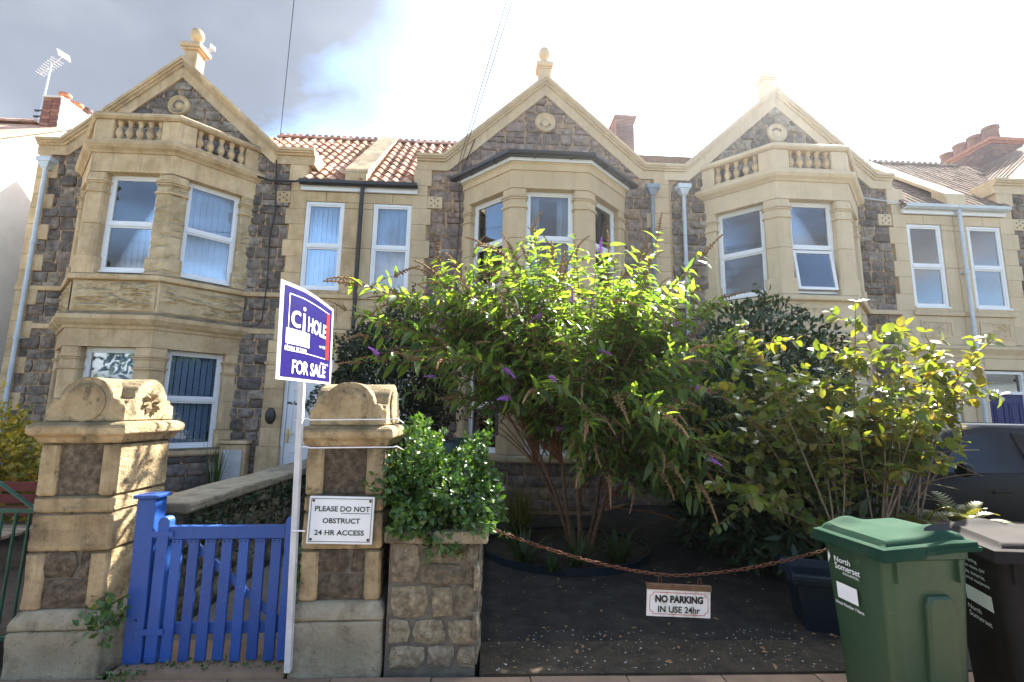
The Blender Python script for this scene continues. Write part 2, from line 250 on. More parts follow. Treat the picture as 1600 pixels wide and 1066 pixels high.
# ------------------------------------------------------------------ mesh helpers
class MB:
    def __init__(s): s.v = []; s.f = []
    def add(s, vs, fs):
        o = len(s.v); s.v += [tuple(v) for v in vs]; s.f += [tuple(i+o for i in f) for f in fs]; return s
    def box(s, x0, x1, y0, y1, z0, z1):
        return s.add([(x0,y0,z0),(x1,y0,z0),(x1,y1,z0),(x0,y1,z0),(x0,y0,z1),(x1,y0,z1),(x1,y1,z1),(x0,y1,z1)],
                     [(0,3,2,1),(4,5,6,7),(0,1,5,4),(1,2,6,5),(2,3,7,6),(3,0,4,7)])
    def prism(s, poly, a, b, fn):       # poly of 2-D points swept from a to b; fn(p, h) -> xyz
        n = len(poly)
        vs = [fn(p, a) for p in poly] + [fn(p, b) for p in poly]
        return s.add(vs, [tuple(range(n-1, -1, -1)), tuple(range(n, 2*n))] + [(i, (i+1) % n, n+(i+1) % n, n+i) for i in range(n)])
    def plan(s, poly, z0, z1): return s.prism(poly, z0, z1, lambda p, h: (p[0], p[1], h))
    def face(s, poly, y0, y1): return s.prism(poly, y0, y1, lambda p, h: (p[0], h, p[1]))
    def side(s, poly, x0, x1): return s.prism(poly, x0, x1, lambda p, h: (h, p[0], p[1]))
    def lathe(s, prof, c=(0,0,0), n=16, axis='z', cap=True):
        vs = []; fs = []
        for r, h in prof:
            for k in range(n):
                a = 2*math.pi*k/n; p = (r*math.cos(a), r*math.sin(a), h)
                if axis == 'y': p = (p[0], p[2], p[1])
                if axis == 'x': p = (p[2], p[0], p[1])
                vs.append((c[0]+p[0], c[1]+p[1], c[2]+p[2]))
        for i in range(len(prof)-1):
            for k in range(n): fs.append((i*n+k, i*n+(k+1) % n, (i+1)*n+(k+1) % n, (i+1)*n+k))
        if cap: fs += [tuple(range(n-1, -1, -1)), tuple(range((len(prof)-1)*n, len(prof)*n))]
        return s.add(vs, fs)
    def tube(s, pts, r, n=6, r1=None):
        pts = [Vector(p) for p in pts]; m = len(pts); vs = []; fs = []
        ref = None
        for i, p in enumerate(pts):
            d = (pts[min(i+1, m-1)] - pts[max(i-1, 0)])
            d = d.normalized() if d.length > 1e-9 else Vector((0, 0, 1))
            if ref is None: ref = d.orthogonal().normalized()
            a = (ref - d*ref.dot(d)); a = a.normalized() if a.length > 1e-6 else d.orthogonal().normalized(); ref = a; b = d.cross(a)
            rr = r if r1 is None else r + (r1-r)*i/(m-1)
            for k in range(n):
                t = 2*math.pi*k/n; vs.append(p + a*rr*math.cos(t) + b*rr*math.sin(t))
        for i in range(m-1):
            for k in range(n): fs.append((i*n+k, i*n+(k+1) % n, (i+1)*n+(k+1) % n, (i+1)*n+k))
        fs += [tuple(range(n-1, -1, -1)), tuple(range((m-1)*n, m*n))]
        return s.add(vs, fs)
    def mesh(s, name, smooth=0, flip=1, fix=True):
        me = bpy.data.meshes.new(name)
        v = s.v if flip > 0 else [(-x, y, z) for x, y, z in s.v]
        me.from_pydata(v, [], s.f)
        if fix:
            b = bmesh.new(); b.from_mesh(me); bmesh.ops.recalc_face_normals(b, faces=b.faces); b.to_mesh(me); b.free()
        if smooth:
            me.polygons.foreach_set('use_smooth', [True]*len(me.polygons)); me.set_sharp_from_angle(angle=R(smooth))
        return me
    def build(s, name, m, parent=None, loc=(0,0,0), rot=None, smooth=0, flip=1, bevel=0, kind=None, label=None, fix=True):
        o = link(name, s.mesh(name, smooth, flip, fix), m, parent, loc, rot)
        if bevel:
            bv = o.modifiers.new('edge', 'BEVEL'); bv.width = bevel; bv.segments = 2; bv.limit_method = 'ANGLE'
        if kind: o['kind'] = kind
        if label: o['label'] = label
        return o
def link(name, me, m, parent=None, loc=(0,0,0), rot=None):
    o = bpy.data.objects.new(name, me); COL.objects.link(o)
    if m and not me.materials: me.materials.append(m)
    o.location = loc
    if rot is not None: o.rotation_euler = rot
    if parent: o.parent = parent
    return o
def tag(o, label=None, cat=None, group=None, kind=None):
    if label: o['label'] = label
    if cat: o['category'] = cat
    if group: o['group'] = group
    if kind: o['kind'] = kind
    return o
def thing(name, label, cat, loc=(0,0,0), rz=0, group=None):
    o = bpy.data.objects.new(name, None); COL.objects.link(o); o.location = loc; o.rotation_euler = (0, 0, rz)
    o.empty_display_size = .2
    return tag(o, label, cat, group)
def struct(name, mb, m, **k): return tag(mb.build(name, m, **k), kind='structure')
def grid_mesh(nx, ny, fn):
    mb = MB(); mb.add([fn(i/nx, j/ny) for j in range(ny+1) for i in range(nx+1)],
        [(j*(nx+1)+i, j*(nx+1)+i+1, (j+1)*(nx+1)+i+1, (j+1)*(nx+1)+i) for j in range(ny) for i in range(nx)]); return mb
def text(s, name, m, parent, org, ex, ez, w, h, bold=.0, depth=.0012, label=None):
    """lettering fitted into a box w x h whose lower left corner is org, baseline along ex, upright ez"""
    cu = bpy.data.curves.new('t', 'FONT'); cu.body = s; cu.offset = bold; cu.resolution_u = 3
    ob = bpy.data.objects.new('t', cu); COL.objects.link(ob)
    me = bpy.data.meshes.new_from_object(ob.evaluated_get(bpy.context.evaluated_depsgraph_get())); bpy.data.objects.remove(ob); me.name = name
    n = len(me.vertices); co = np.empty(n*3); me.vertices.foreach_get('co', co); co = co.reshape(-1, 3)
    mn, mx_ = co.min(0), co.max(0); sx = w/max(mx_[0]-mn[0], 1e-6); sz = h/max(mx_[1]-mn[1], 1e-6)
    ex = np.array(Vector(ex).normalized()); ez = np.array(Vector(ez).normalized()); nn = np.cross(ex, ez)
    P = np.array(org) + np.outer((co[:, 0]-mn[0])*sx, ex) + np.outer((co[:, 1]-mn[1])*sz, ez) + nn*depth
    me.vertices.foreach_set('co', P.ravel()); me.update()
    me.materials.clear()
    return link(name, me, m, parent)

def clip(poly, clipper):
    """Sutherland-Hodgman; clipper convex, counter-clockwise"""
    out = poly
    for i in range(len(clipper)):
        a, b = clipper[i], clipper[(i+1) % len(clipper)]
        ins = lambda p: (b[0]-a[0])*(p[1]-a[1]) - (b[1]-a[1])*(p[0]-a[0])
        inp, out = out, []
        for j in range(len(inp)):
            p, q = inp[j], inp[(j+1) % len(inp)]; ip, iq = ins(p), ins(q)
            if ip >= 0: out.append(p)
            if ip*iq < 0:
                t = ip/(ip-iq); out.append((p[0]+(q[0]-p[0])*t, p[1]+(q[1]-p[1])*t))
        if len(out) < 3: return []
    return out
def area(p): return abs(sum(p[i][0]*p[(i+1) % len(p)][1]-p[(i+1) % len(p)][0]*p[i][1] for i in range(len(p))))/2
def stone(poly, depth, rough=.010, gap=.006, rnd=random):
    """one rock-faced stone in the x-z plane, its front towards -y"""
    n = len(poly); cx = sum(p[0] for p in poly)/n; cz = sum(p[1] for p in poly)/n
    rad = sum(math.hypot(p[0]-cx, p[1]-cz) for p in poly)/n
    def ins(d): return [(cx+(p[0]-cx)*(1-d/rad), cz+(p[1]-cz)*(1-d/rad)) for p in poly]
    mb = MB(); vs = [(p[0], .02, p[1]) for p in ins(gap)]
    vs += [(p[0], -depth*.55, p[1]) for p in ins(gap)]
    vs += [(p[0], -depth+rnd.uniform(-.3, .5)*rough, p[1]) for p in ins(gap+min(.022, rad*.22))]
    vs += [(p[0], -depth-rnd.uniform(-.4, 1.2)*rough, p[1]) for p in ins(rad*.58)]
    vs += [(cx+rnd.uniform(-.15, .15)*rad, -depth-rnd.uniform(-.3, 1.)*rough, cz)]
    fs = []
    for k in range(3):
        fs += [(k*n+i, k*n+(i+1) % n, (k+1)*n+(i+1) % n, (k+1)*n+i) for i in range(n)]
    fs += [(3*n+i, 3*n+(i+1) % n, 4*n) for i in range(n)]
    return mb.add(vs, fs)
def rubble(x0, x1, z0, z1, hr, wr, clipper=None, skip=None, rnd=random, jit=.016):
    polys = []; z = z0; row = 0
    while z < z1-.04:
        h = min(rnd.uniform(*hr), z1-z)
        if z1-z-h < hr[0]*.6: h = z1-z
        x = x0 - rnd.uniform(0, wr[0])*(row % 2)
        while x < x1-.01:
            w = rnd.uniform(*wr)
            if x1-x-w < wr[0]*.5: w = x1-x
            j = lambda: rnd.uniform(-jit, jit)
            split = h > hr[0]*1.5 and rnd.random() < .22
            cells = [(x, x+w, z, z+h)] if not split else [(x, x+w, z, z+h*.5), (x, x+w, z+h*.5, z+h)]
            for (a, b, c, d) in cells:
                e = min(.03, (b-a)*.2)
                p = [(a+e*rnd.random(), c+abs(j())*.4), ((a+b)/2, c+j()*.4), (b-e*rnd.random(), c+abs(j())*.4), (b+j()*.3, (c+d)/2), (b-e*rnd.random(), d-abs(j())*.4), ((a+b)/2, d+j()*.3), (a+e*rnd.random(), d-abs(j())*.4), (a+j()*.3, (c+d)/2)]
                if clipper: p = clip(p, clipper)
                if len(p) < 3 or area(p) < .0035: continue
                if skip and skip(p): continue
                polys.append(p)
            x += w
        z += h; row += 1
    return polys
def offset_line(pts, d):
    """shift an open polyline to its right-hand side by d with mitred corners"""
    out = []; n = len(pts)
    for i in range(n):
        ns = []
        for a, b in ((i-1, i), (i, i+1)):
            if a < 0 or b >= n: continue
            dx, dz = pts[b][0]-pts[a][0], pts[b][1]-pts[a][1]; l = math.hypot(dx, dz); ns.append((dz/l, -dx/l))
        if len(ns) == 1: m = ns[0]; k = 1
        else:
            m = (ns[0][0]+ns[1][0], ns[0][1]+ns[1][1]); l = math.hypot(*m); m = (m[0]/l, m[1]/l); k = 1/max(.3, m[0]*ns[0][0]+m[1]*ns[0][1])
        out.append((pts[i][0]+m[0]*d*k, pts[i][1]+m[1]*d*k))
    return out

# ------------------------------------------------------------------ ground and setting
struct('ground', MB().box(-60, 60, -40, 60, -.5, -.10), grass_gd)
struct('road', MB().box(-60, 60, -9, -1.6, -.3, -.08), road_m)
struct('kerb', MB().box(-60, 60, -1.6, -1.45, -.3, .0), conc)
struct('driveway', MB().box(.0, 2.95, 3.62, 8.75, -.3, .009), tar)
struct('threshold_strip', MB().box(-.01, 6.2, 3.2, 3.62, -.3, .012), conc)
struct('neighbour_forecourt', MB().box(2.95, 14, 3.62, 8.75, -.3, .0), tar)
struct('garden_path', MB().box(-2.2, -.95, 3.62, 8.75, -.3, .010), pathm)
struct('garden_bed', MB().box(-.95, .0, 3.62, 8.75, -.3, .06), soil)
struct('front_garden', MB().box(-8.5, -2.45, 3.55, 8.75, -.3, .10), soil)
struct('pavement_base', MB().box(-60, 60, -1.45, 3.2, -.3, -.012), mortar_d)
pv = thing('pavement', None, None); pv['kind'] = 'structure'
slab = MB().box(-.295, .295, -.195, .195, -.05, 0).mesh('paving_slab')
k = 0
for j in range(4):
    for i in range(-8, 9):
        o = link('paving_slab', slab, pave, pv, (i*.6+(.3 if j % 2 else 0), 3.0-j*.4, random.uniform(-.003, .003)))
struct('entrance_step', MB().box(-2.2, -1.19, 3.2, 3.62, -.2, .03), pave)

# ------------------------------------------------------------------ the terrace
Y0 = 8.8
PU, QB, EU = .68, .93, 1.61         # bay: half front, projection, half width at the wall
BAY = [(-EU, 0), (-PU, -QB), (PU, -QB), (EU, 0)]
FL = math.hypot(EU-PU, QB)
def bay_off(o):
    p = offset_line(BAY, o); k = (EU-PU)/FL
    nx = QB/FL
    p[0] = (-EU-o/nx, 0.0); p[3] = (EU+o/nx, 0.0)
    return p
def sweep(prof):
    """closed profile [(outward, z)] carried round the bay"""
    mb = MB(); n = len(prof); rings = [bay_off(o) for o, z in prof]
    vs = [(rings[i][k][0], rings[i][k][1]+(.02 if k in (0, 3) else 0), prof[i][1]) for k in range(4) for i in range(n)]
    fs = [(k*n+i, k*n+(i+1) % n, (k+1)*n+(i+1) % n, (k+1)*n+i) for k in range(3) for i in range(n)] + [tuple(range(n)), tuple(range(3*n, 4*n))]
    return mb.add(vs, fs)
FAC = []
for a, b in zip(BAY[:-1], BAY[1:]):
    l = math.hypot(b[0]-a[0], b[1]-a[1]); t = ((b[0]-a[0])/l, (b[1]-a[1])/l); FAC.append(((a[0]+b[0])/2, (a[1]+b[1])/2, t, (t[1], -t[0]), l))
class Frame(MB):
    """local (s along, d outward, z up) on a vertical plane"""
    def __init__(s, o, t, n): super().__init__(); s.o, s.t, s.n = o, t, n
    def add(s, vs, fs): return super().add([(s.o[0]+v[0]*s.t[0]+v[1]*s.n[0], s.o[1]+v[0]*s.t[1]+v[1]*s.n[1], v[2]) for v in vs], fs)
def window(root, fr, w, z0, z1, zt, m, kind, d=-.13, tilt=False):
    F = lambda: Frame(*fr)
    h = w/2; f = F()
    f.box(-h, -h+.055, d-.07, d, z0, z1).box(h-.055, h, d-.07, d, z0, z1).box(-h+.055, h-.055, d-.07, d, z1-.055, z1).box(-h+.055, h-.055, d-.07, d, z0, z0+.05)
    f.box(-h+.055, h-.055, d-.065, d+.004, zt-.032, zt+.032)
    f.box(-h-.01, h+.01, d-.02, d+.045, z0-.025, z0+.012)
    win = f.build('window', white_upvc, root, flip=m, bevel=.006)
    for a, b, low in ((z0+.05, zt-.032, True), (zt+.032, z1-.055, False)):
        s = F(); q = .028; i = h-.055
        rot = (lambda v: v)
        if low and tilt:
            zc_ = b; an = R(7.5)
            rot = lambda v: (v[0], v[1]*math.cos(an)+(zc_-v[2])*math.sin(an)+.02, zc_-(zc_-v[2])*math.cos(an)+v[1]*math.sin(an))
            q = .05
        tmp = MB(); tmp.box(-i, -i+q, d-.05, d-.012, a, b).box(i-q, i, d-.05, d-.012, a, b).box(-i+q, i-q, d-.05, d-.012, b-q, b).box(-i+q, i-q, d-.05, d-.012, a, a+q)
        s.add([rot(v) for v in tmp.v], tmp.f); s.build('sash', white_upvc, win, flip=m)
        p = F(); tmp = MB().box(-i+q-.004, i-q+.004, d-.036, d-.030, a+q-.004, b-q+.004)
        p.add([rot(v) for v in tmp.v], tmp.f); p.build('pane', glass_m, win, flip=m)
    bl = F(); dd = d-.17
    if kind in ('blind', 'blind_half'):
        n = int(w/.085); ang = R(13 if kind == 'blind' else 36)
        for k in range(n):
            c = -h+.04+k*(w-.08)/(n-1); dx, dy = .044*math.cos(ang), .044*math.sin(ang)
            bl.add([(c-dx, dd-dy, z0+.03), (c+dx, dd+dy, z0+.03), (c+dx, dd+dy, z1-.06), (c-dx, dd-dy, z1-.06)], [(0, 1, 2, 3)])
        bl.box(-h+.02, h-.02, dd-.03, dd+.03, z1-.07, z1-.03)
        o = bl.build('vertical_blind', blinds_m, win, flip=m, fix=False)
    elif kind in ('curtain', 'net'):
        n = 26
        spans = [(-h+.02, h-.02)] if kind == 'net' else [(-h+.02, -h*.38), (h*.38, h-.02)]
        for x0, x1 in spans:
            vs = []; fs = []
            for k in range(n+1):
                x = x0+(x1-x0)*k/n; y = dd+.028*math.sin(k*1.45)+.01*math.sin(k*.6)
                vs += [(x, y, z0+.02), (x+.01*math.sin(k), y*1.0, z1-.03)]
            for k in range(n): fs.append((2*k, 2*k+2, 2*k+3, 2*k+1))
            bl.add(vs, fs)
        bl.build('curtain', curtain_m if kind == 'curtain' else blinds_m, win, flip=m, fix=False, smooth=80)
    return win

def pier_poly(k, off=0., win=.42, inner=.26, ch=.03):
    """plan of the pier at bay corner k (1 or 2), or the end pier (0 or 3)"""
    P = []
    A, B = FAC[k-1] if k > 0 else None, FAC[k] if k < 3 else None
    def pt(f, s, d): return (f[0]+f[2][0]*s+f[3][0]*d, f[1]+f[2][1]*s+f[3][1]*d)
    c = bay_off(off)[k]; ci = bay_off(-inner)[k]
    if A and B:
        return [pt(A, win-off, -inner), pt(A, win-off, off-ch), pt(A, win-off+ch, off), c, pt(B, -win+off-ch, off), pt(B, -win+off, off-ch), pt(B, -win+off, -inner), ci]
    if B: return [(c[0], .02), pt(B, -win+off-ch, off), pt(B, -win+off, off-ch), pt(B, -win+off, -inner), (ci[0], .02)]
    return [(c[0], .02), (ci[0], .02), pt(A, win-off, -inner), pt(A, win-off, off-ch), pt(A, win-off+ch, off)]

SLOPE = (8.34-6.52)/2.0
baluster_me = MB().lathe([(.05, 0), (.05, .035), (.034, .045), (.03, .06), (.052, .10), (.062, .14), (.055, .19), (.034, .245), (.028, .275), (.036, .29), (.036, .305), (.046, .315), (.05, .345), (.05, .36)], n=10).mesh('baluster', smooth=40)
def tile_mesh():
    mb = MB(); n = 7; w, l = .205, .34; prof = []
    for i in range(n+1):
        u = i/n; prof.append((w*(u-.5), .034*math.sin(2*math.pi*u)+.010))
    vs = [(x, 0, z+.034) for x, z in prof] + [(x, l, z) for x, z in prof] + [(x, 0, z) for x, z in prof]
    fs = [(i, i+1, n+1+i+1, n+1+i) for i in range(n)] + [(2*(n+1)+i, 2*(n+1)+i+1, i+1, i) for i in range(n)]
    return mb.add(vs, fs).mesh('roof_tile', smooth=50)
def flat_tile_mesh():
    mb = MB(); w, l = .295, .36
    for a, b, h in ((-.5, -.18, .02), (-.18, -.12, .034), (-.12, .32, .02), (.32, .38, .034), (.38, .5, .02)):
        mb.box(w*a, w*b, 0, l, -.012, h-.001)
    return mb.mesh('roof_tile')
PAN, FLAT = tile_mesh(), flat_tile_mesh()
RIDGE_Y, RIDGE_Z, EAVE_Y, EAVE_Z = 2.25, 8.12, -.16, 5.86
RS = (RIDGE_Z-EAVE_Z)/(RIDGE_Y-EAVE_Y)
def add_wall_stones(root, polys, m, M, rnd, depth=(.014, .045), y=0.):
    for p in polys:
        stone(p, rnd.uniform(*depth), .012, .008, rnd).build('stone', M, root, loc=(0, y, 0), flip=m, smooth=50)

def house(name, label, xc, m, stoneM, rubM, o):
    rnd = random.Random(o['seed'])
    root = thing(name, label, 'house', (xc, Y0, 0), group='terraced stone houses in the row')
    B = lambda mb, nm, mm, **k: mb.build(nm, mm, root, flip=m, **k)
    # --- carcass (mortar showing between the stones, rooms behind)
    w = MB()
    w.box(-2.38, -1.30, .0, .3, 0, 5.95).box(1.30, 2.36, .0, .3, 0, 5.95)
    w.face([(-2.38, 5.95), (2.36, 5.95), (2.36, 6.36), (1.95, 6.40), (0, 8.16), (-1.95, 6.40), (-2.38, 6.36)], .0, .3)
    B(w, 'wall', mortar)
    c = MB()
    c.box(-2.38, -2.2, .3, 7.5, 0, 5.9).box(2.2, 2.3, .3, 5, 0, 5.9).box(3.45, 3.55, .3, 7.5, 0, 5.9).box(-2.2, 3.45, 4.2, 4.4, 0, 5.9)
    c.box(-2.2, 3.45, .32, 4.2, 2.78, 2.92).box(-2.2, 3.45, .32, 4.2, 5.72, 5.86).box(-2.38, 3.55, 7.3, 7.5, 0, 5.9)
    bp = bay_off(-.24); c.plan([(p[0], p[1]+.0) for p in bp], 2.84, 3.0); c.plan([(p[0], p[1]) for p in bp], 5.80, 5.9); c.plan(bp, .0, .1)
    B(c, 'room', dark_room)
    # --- rubble facing
    clipper = [(-2.24, .3), (2.24, .3), (2.24, 6.1), (0, 8.12), (-2.24, 6.1)]
    def skip(p):
        return all(abs(q[0]) < 1.46 and q[1] < (5.98) for q in p) or all(q[1] > 6.36+.9*0 and abs(q[0]) > 1.9 for q in p)
    add_wall_stones(root, rubble(-2.24, 2.24, .3, 8.1, (.15, .25), (.22, .44), clipper, skip, rnd), m, rubM, rnd)
    # --- quoins on the outer corner
    if o.get('quoins', True):
        z = .3; k = 0
        while z < 6.3:
            h = min(.28+.05*rnd.random(), 6.34-z); wd = .21 if k % 2 else .36
            q = MB().box(-2.40 if o.get('corner') else -2.47, -2.38+wd, -.052, .10, z+.0015, z+h-.0015)
            B(q, 'quoin', stoneM, bevel=.007); z += h; k += 1
    # --- string courses on the wall
    for a, b in ((-2.41, -1.60), (1.60, 2.30)):
        for (z0, z1, d) in ((3.62, 3.71, .065), (2.93, 3.03, .05)):
            B(MB().box(a, b, -d, .05, z0, z1), 'string_course', stoneM, bevel=.012)
    [B(MB().box(a, b, -.06, .05, 0, .3), 'plinth', rubM, bevel=.012) for a, b in ((-2.41, -1.60), (1.60, 2.05))]
    # --- dressed stone round the two side openings
    z = .3; k = 0; TL = 5.70
    while z < TL-.02:
        h = .30+.06*rnd.random()
        if z < 2.82 and z+h > 2.80: h = 2.82-z
        elif 2.82 <= z < 2.83: h = .25
        if TL-z-h < .15: h = TL-z
        if z+h > 2.82 and z < 3.05 and z > 2.81: q = MB().box(2.19, 2.48, -.07, .28, z, z+h); z += h; B(q, 'ashlar_block', stoneM, bevel=.012); continue
        lo = 2.27+rnd.uniform(-.01, .01) if k % 2 else 2.20+rnd.uniform(-.03, .02)
        if z < 2.8: lo = 2.10; hi = 2.44
        else: hi = 2.556
        q = MB().box(lo, hi, -.05, .28, z+.001, z+h-.001); B(q, 'ashlar_block', stoneM, bevel=.006); z += h; k += 1
    B(MB().box(2.06, 2.46, -.085, .2, 0, .95), 'pilaster_base', stoneM, bevel=.02)
    for zz in (2.38,): B(MB().box(2.07, 2.47, -.075, .2, zz, zz+.05), 'pilaster_band', stoneM, bevel=.012)
    for z0, z1 in ((.0, .95), (.954, 1.9), (1.904, 2.82), (3.715, 4.6), (4.604, 5.38)):
        B(MB().box(3.28, 3.548, -.05, .28, z0, min(z1, 2.797) if z0 < 2.8 else z1), 'party_pilaster', stoneM, bevel=.01)
    for u0, u1 in ((2.34, 2.92), (2.924, 3.548)): B(MB().box(u0 if u0 > 2.5 else 2.556, u1, -.048, .28, 5.504, 5.70), 'lintel', stoneM, bevel=.008)
    B(MB().box(3.28, 3.548, -.05, .28, 5.384, 5.50), 'party_pilaster', stoneM, bevel=.01)
    B(MB().box(2.44, 3.277, -.052, .28, 2.58, 2.798), 'lintel', stoneM, bevel=.008)
    pr = [(.05, 2.80), (-.06, 2.80), (-.075, 2.86), (-.10, 2.9), (-.15, 2.97), (-.15, 3.02), (-.05, 3.06), (.05, 3.06)]
    B(MB().side(pr, 2.48, 3.548), 'cornice', stoneM)
    B(MB().box(2.556, 3.548, -.045, .28, 3.062, 3.615), 'apron', stoneM)
    B(MB().box(2.50, 3.548, -.085, .28, 3.62, 3.71), 'sill', stoneM, bevel=.015)
    B(MB().box(2.556, 3.28, -.06, .2, 3.71, 3.79), 'sill', stoneM, bevel=.01)
    # carved panel in the apron
    def relief(seed, amp):
        r = np.random.default_rng(seed); ph = r.uniform(0, 6.28, 8)
        def f(a, b):
            x, y = a*6.0, b*2.0
            v = math.sin(3.1*x+2.2*math.sin(2.3*y+ph[0])+ph[1])*math.cos(3.7*y+1.7*math.sin(1.9*x+ph[2])+ph[3])
            v += .6*math.sin(5.3*x-4.1*y+ph[4])*math.sin(4.1*y+ph[5]+x)
            e = min(a, 1-a, b*.4, (1-b)*.4)
            return amp*max(0, v)*min(1, e*22)
        return f
    f = relief(o['seed'], .035)
    gm = grid_mesh(44, 16, lambda a, b: (2.66+.58*a, -.047-f(a, b), 3.22+.27*b))
    B(gm, 'carved_panel', stoneM, smooth=50)
    B(MB().box(2.63, 3.27, -.062, -.04, 3.49, 3.52).box(2.63, 3.27, -.062, -.04, 3.19, 3.22).box(2.63, 2.66, -.062, -.04, 3.22, 3.49).box(3.24, 3.27, -.062, -.04, 3.22, 3.49), 'panel_moulding', stoneM)
    window(root, ((2.917, 0, 0), (1, 0), (0, -1)), .72, 3.79, 5.50, 4.63, m, o['side_win'], d=.03)
    # --- doorway
    if o['door']:
        D = o['door']
        B(MB().box(2.44, 2.50, .0, .1, .12, 2.56).box(3.22, 3.28, .0, .1, .12, 2.56).box(2.50, 3.22, .0, .1, 2.50, 2.56).box(2.50, 3.22, .0, .1, 2.11, 2.17), 'door_frame', white_upvc, bevel=.005)
        dm = D['mat']; d = MB().box(2.505, 3.215, .03, .08, .14, 2.105)
        dr = B(d, 'door', dm)
        for a, b, z0, z1 in ((2.59, 2.82, .3, .85), (2.90, 3.13, .3, .85), (2.59, 2.82, 1.02, 1.95), (2.90, 3.13, 1.02, 1.95)):
            fr_ = MB().box(a, b, .018, .03, z0, z0+.02).box(a, b, .018, .03, z1-.02, z1).box(a, a+.02, .018, .03, z0+.02, z1-.02).box(b-.02, b, .018, .03, z0+.02, z1-.02).box(a+.05, b-.05, .02, .03, z0+.05, z1-.05)
            fr_.build('door_panel', dm, dr, flip=m, bevel=.004)
        MB().box(2.535, 2.57, .012, .03, 1.0, 1.24).box(2.545, 2.66, -.03, -.012, 1.15, 1.17).box(2.545, 2.562, -.02, .012, 1.15, 1.17).build('door_handle', brass, dr, flip=m, bevel=.004)
        B(MB().box(2.50, 3.22, .055, .062, 2.17, 2.50), 'fanlight', glass_m)
        B(MB().box(2.36, 3.35, -.35, .02, 0, .12), 'doorstep', stoneM, bevel=.01)
    # --- bay
    bs = o.get('bay_stone', stoneM)
    vis_f = (0, 1, 2)
    B(sweep([(0, .0), (0, .84), (-.25, .84), (-.25, .0)]), 'bay_base', mortar)
    for k, (cx, cy, t, n, l) in enumerate(FAC):
        for p in rubble(-l/2+.0, l/2-.0, .06, .80, (.16, .24), (.24, .42), None, None, rnd):
            s_ = stone(p, rnd.uniform(.02, .035), .01, .006, rnd); f_ = Frame((cx, cy), t, n); f_.add([(v[0], -v[1], v[2]) for v in s_.v], s_.f)
            f_.build('stone', rubM, root, flip=m, smooth=50)
    B(sweep([(0, .80), (.055, .80), (.075, .83), (.075, .89), (.02, .92), (-.25, .92), (-.25, .80)]), 'bay_sill', bs)
    B(sweep([(.01, 2.53), (.01, 2.82), (-.26, 2.82), (-.26, 2.53)]), 'bay_lintel', bs)
    B(sweep([(-.1, 2.82), (.03, 2.82), (.045, 2.86), (.09, 2.90), (.135, 2.965), (.14, 3.03), (.10, 3.06), (.01, 3.10), (-.1, 3.10)]), 'bay_cornice', bs)
    B(sweep([(-.005, 3.10), (-.005, 3.62), (-.25, 3.62), (-.25, 3.10)]), 'bay_apron', bs)
    B(sweep([(-.2, 3.62), (.06, 3.62), (.075, 3.64), (.075, 3.70), (.02, 3.73), (-.2, 3.79), (-.25, 3.62)]), 'bay_sill', bs)
    B(sweep([(.01, 5.50), (.01, 5.83), (-.26, 5.83), (-.26, 5.50)]), 'bay_lintel', bs)
    for k, (cx, cy, t, n, l) in enumerate(FAC):
        fr_ = lambda: Frame((cx, cy), t, n)
        if o['apron'] == 'eroded':
            def er(a, b, k=k):
                x, y = a*l, b*.5
                v = mnoise.noise(Vector((x*1.5, y*15, 3.7*k+.3)))*.8+mnoise.noise(Vector((x*5, y*34, 9.1+k)))*.45+mnoise.noise(Vector((x*17, y*60, 5.+k)))*.2
                v = min(1, max(0, (v+.28)*1.5)); e = min(1, min(a, 1-a)*16, min(b, 1-b)*7)
                return .058*v*v*(3-2*v)*e
            gm = grid_mesh(64, 40, lambda a, b: (-l/2+.03+(l-.06)*a, .012+er(a, b)*.9, 3.12+.48*b)); f_ = fr_(); f_.add(gm.v, gm.f)
            f_.build('eroded_apron_stone', bath_eroded, root, flip=m, smooth=60)
        elif o['apron'] == 'carved':
            f2 = relief(o['seed']+k+5, .04)
            gm = grid_mesh(34, 16, lambda a, b: (-.27+.54*a, -.003+f2(a, b), 3.22+.27*b)); f_ = fr_(); f_.add(gm.v, gm.f)
            f_.build('carved_panel', stoneM, root, flip=m, smooth=50)
            f_ = fr_().box(-.30, .30, -.01, .014, 3.49, 3.52).box(-.30, .30, -.01, .014, 3.19, 3.22).box(-.30, -.27, -.01, .014, 3.22, 3.49).box(.27, .30, -.01, .014, 3.22, 3.49)
            f_.build('panel_moulding', stoneM, root, flip=m)
        window(root, ((cx, cy), t, n), .84, 3.80, 5.50, 4.63, m, o['bay_win'][k], tilt=(o.get('tilt') == k))
        window(root, ((cx, cy), t, n), .84, .93, 2.53, 1.72, m, o['bay_gwin'][k])
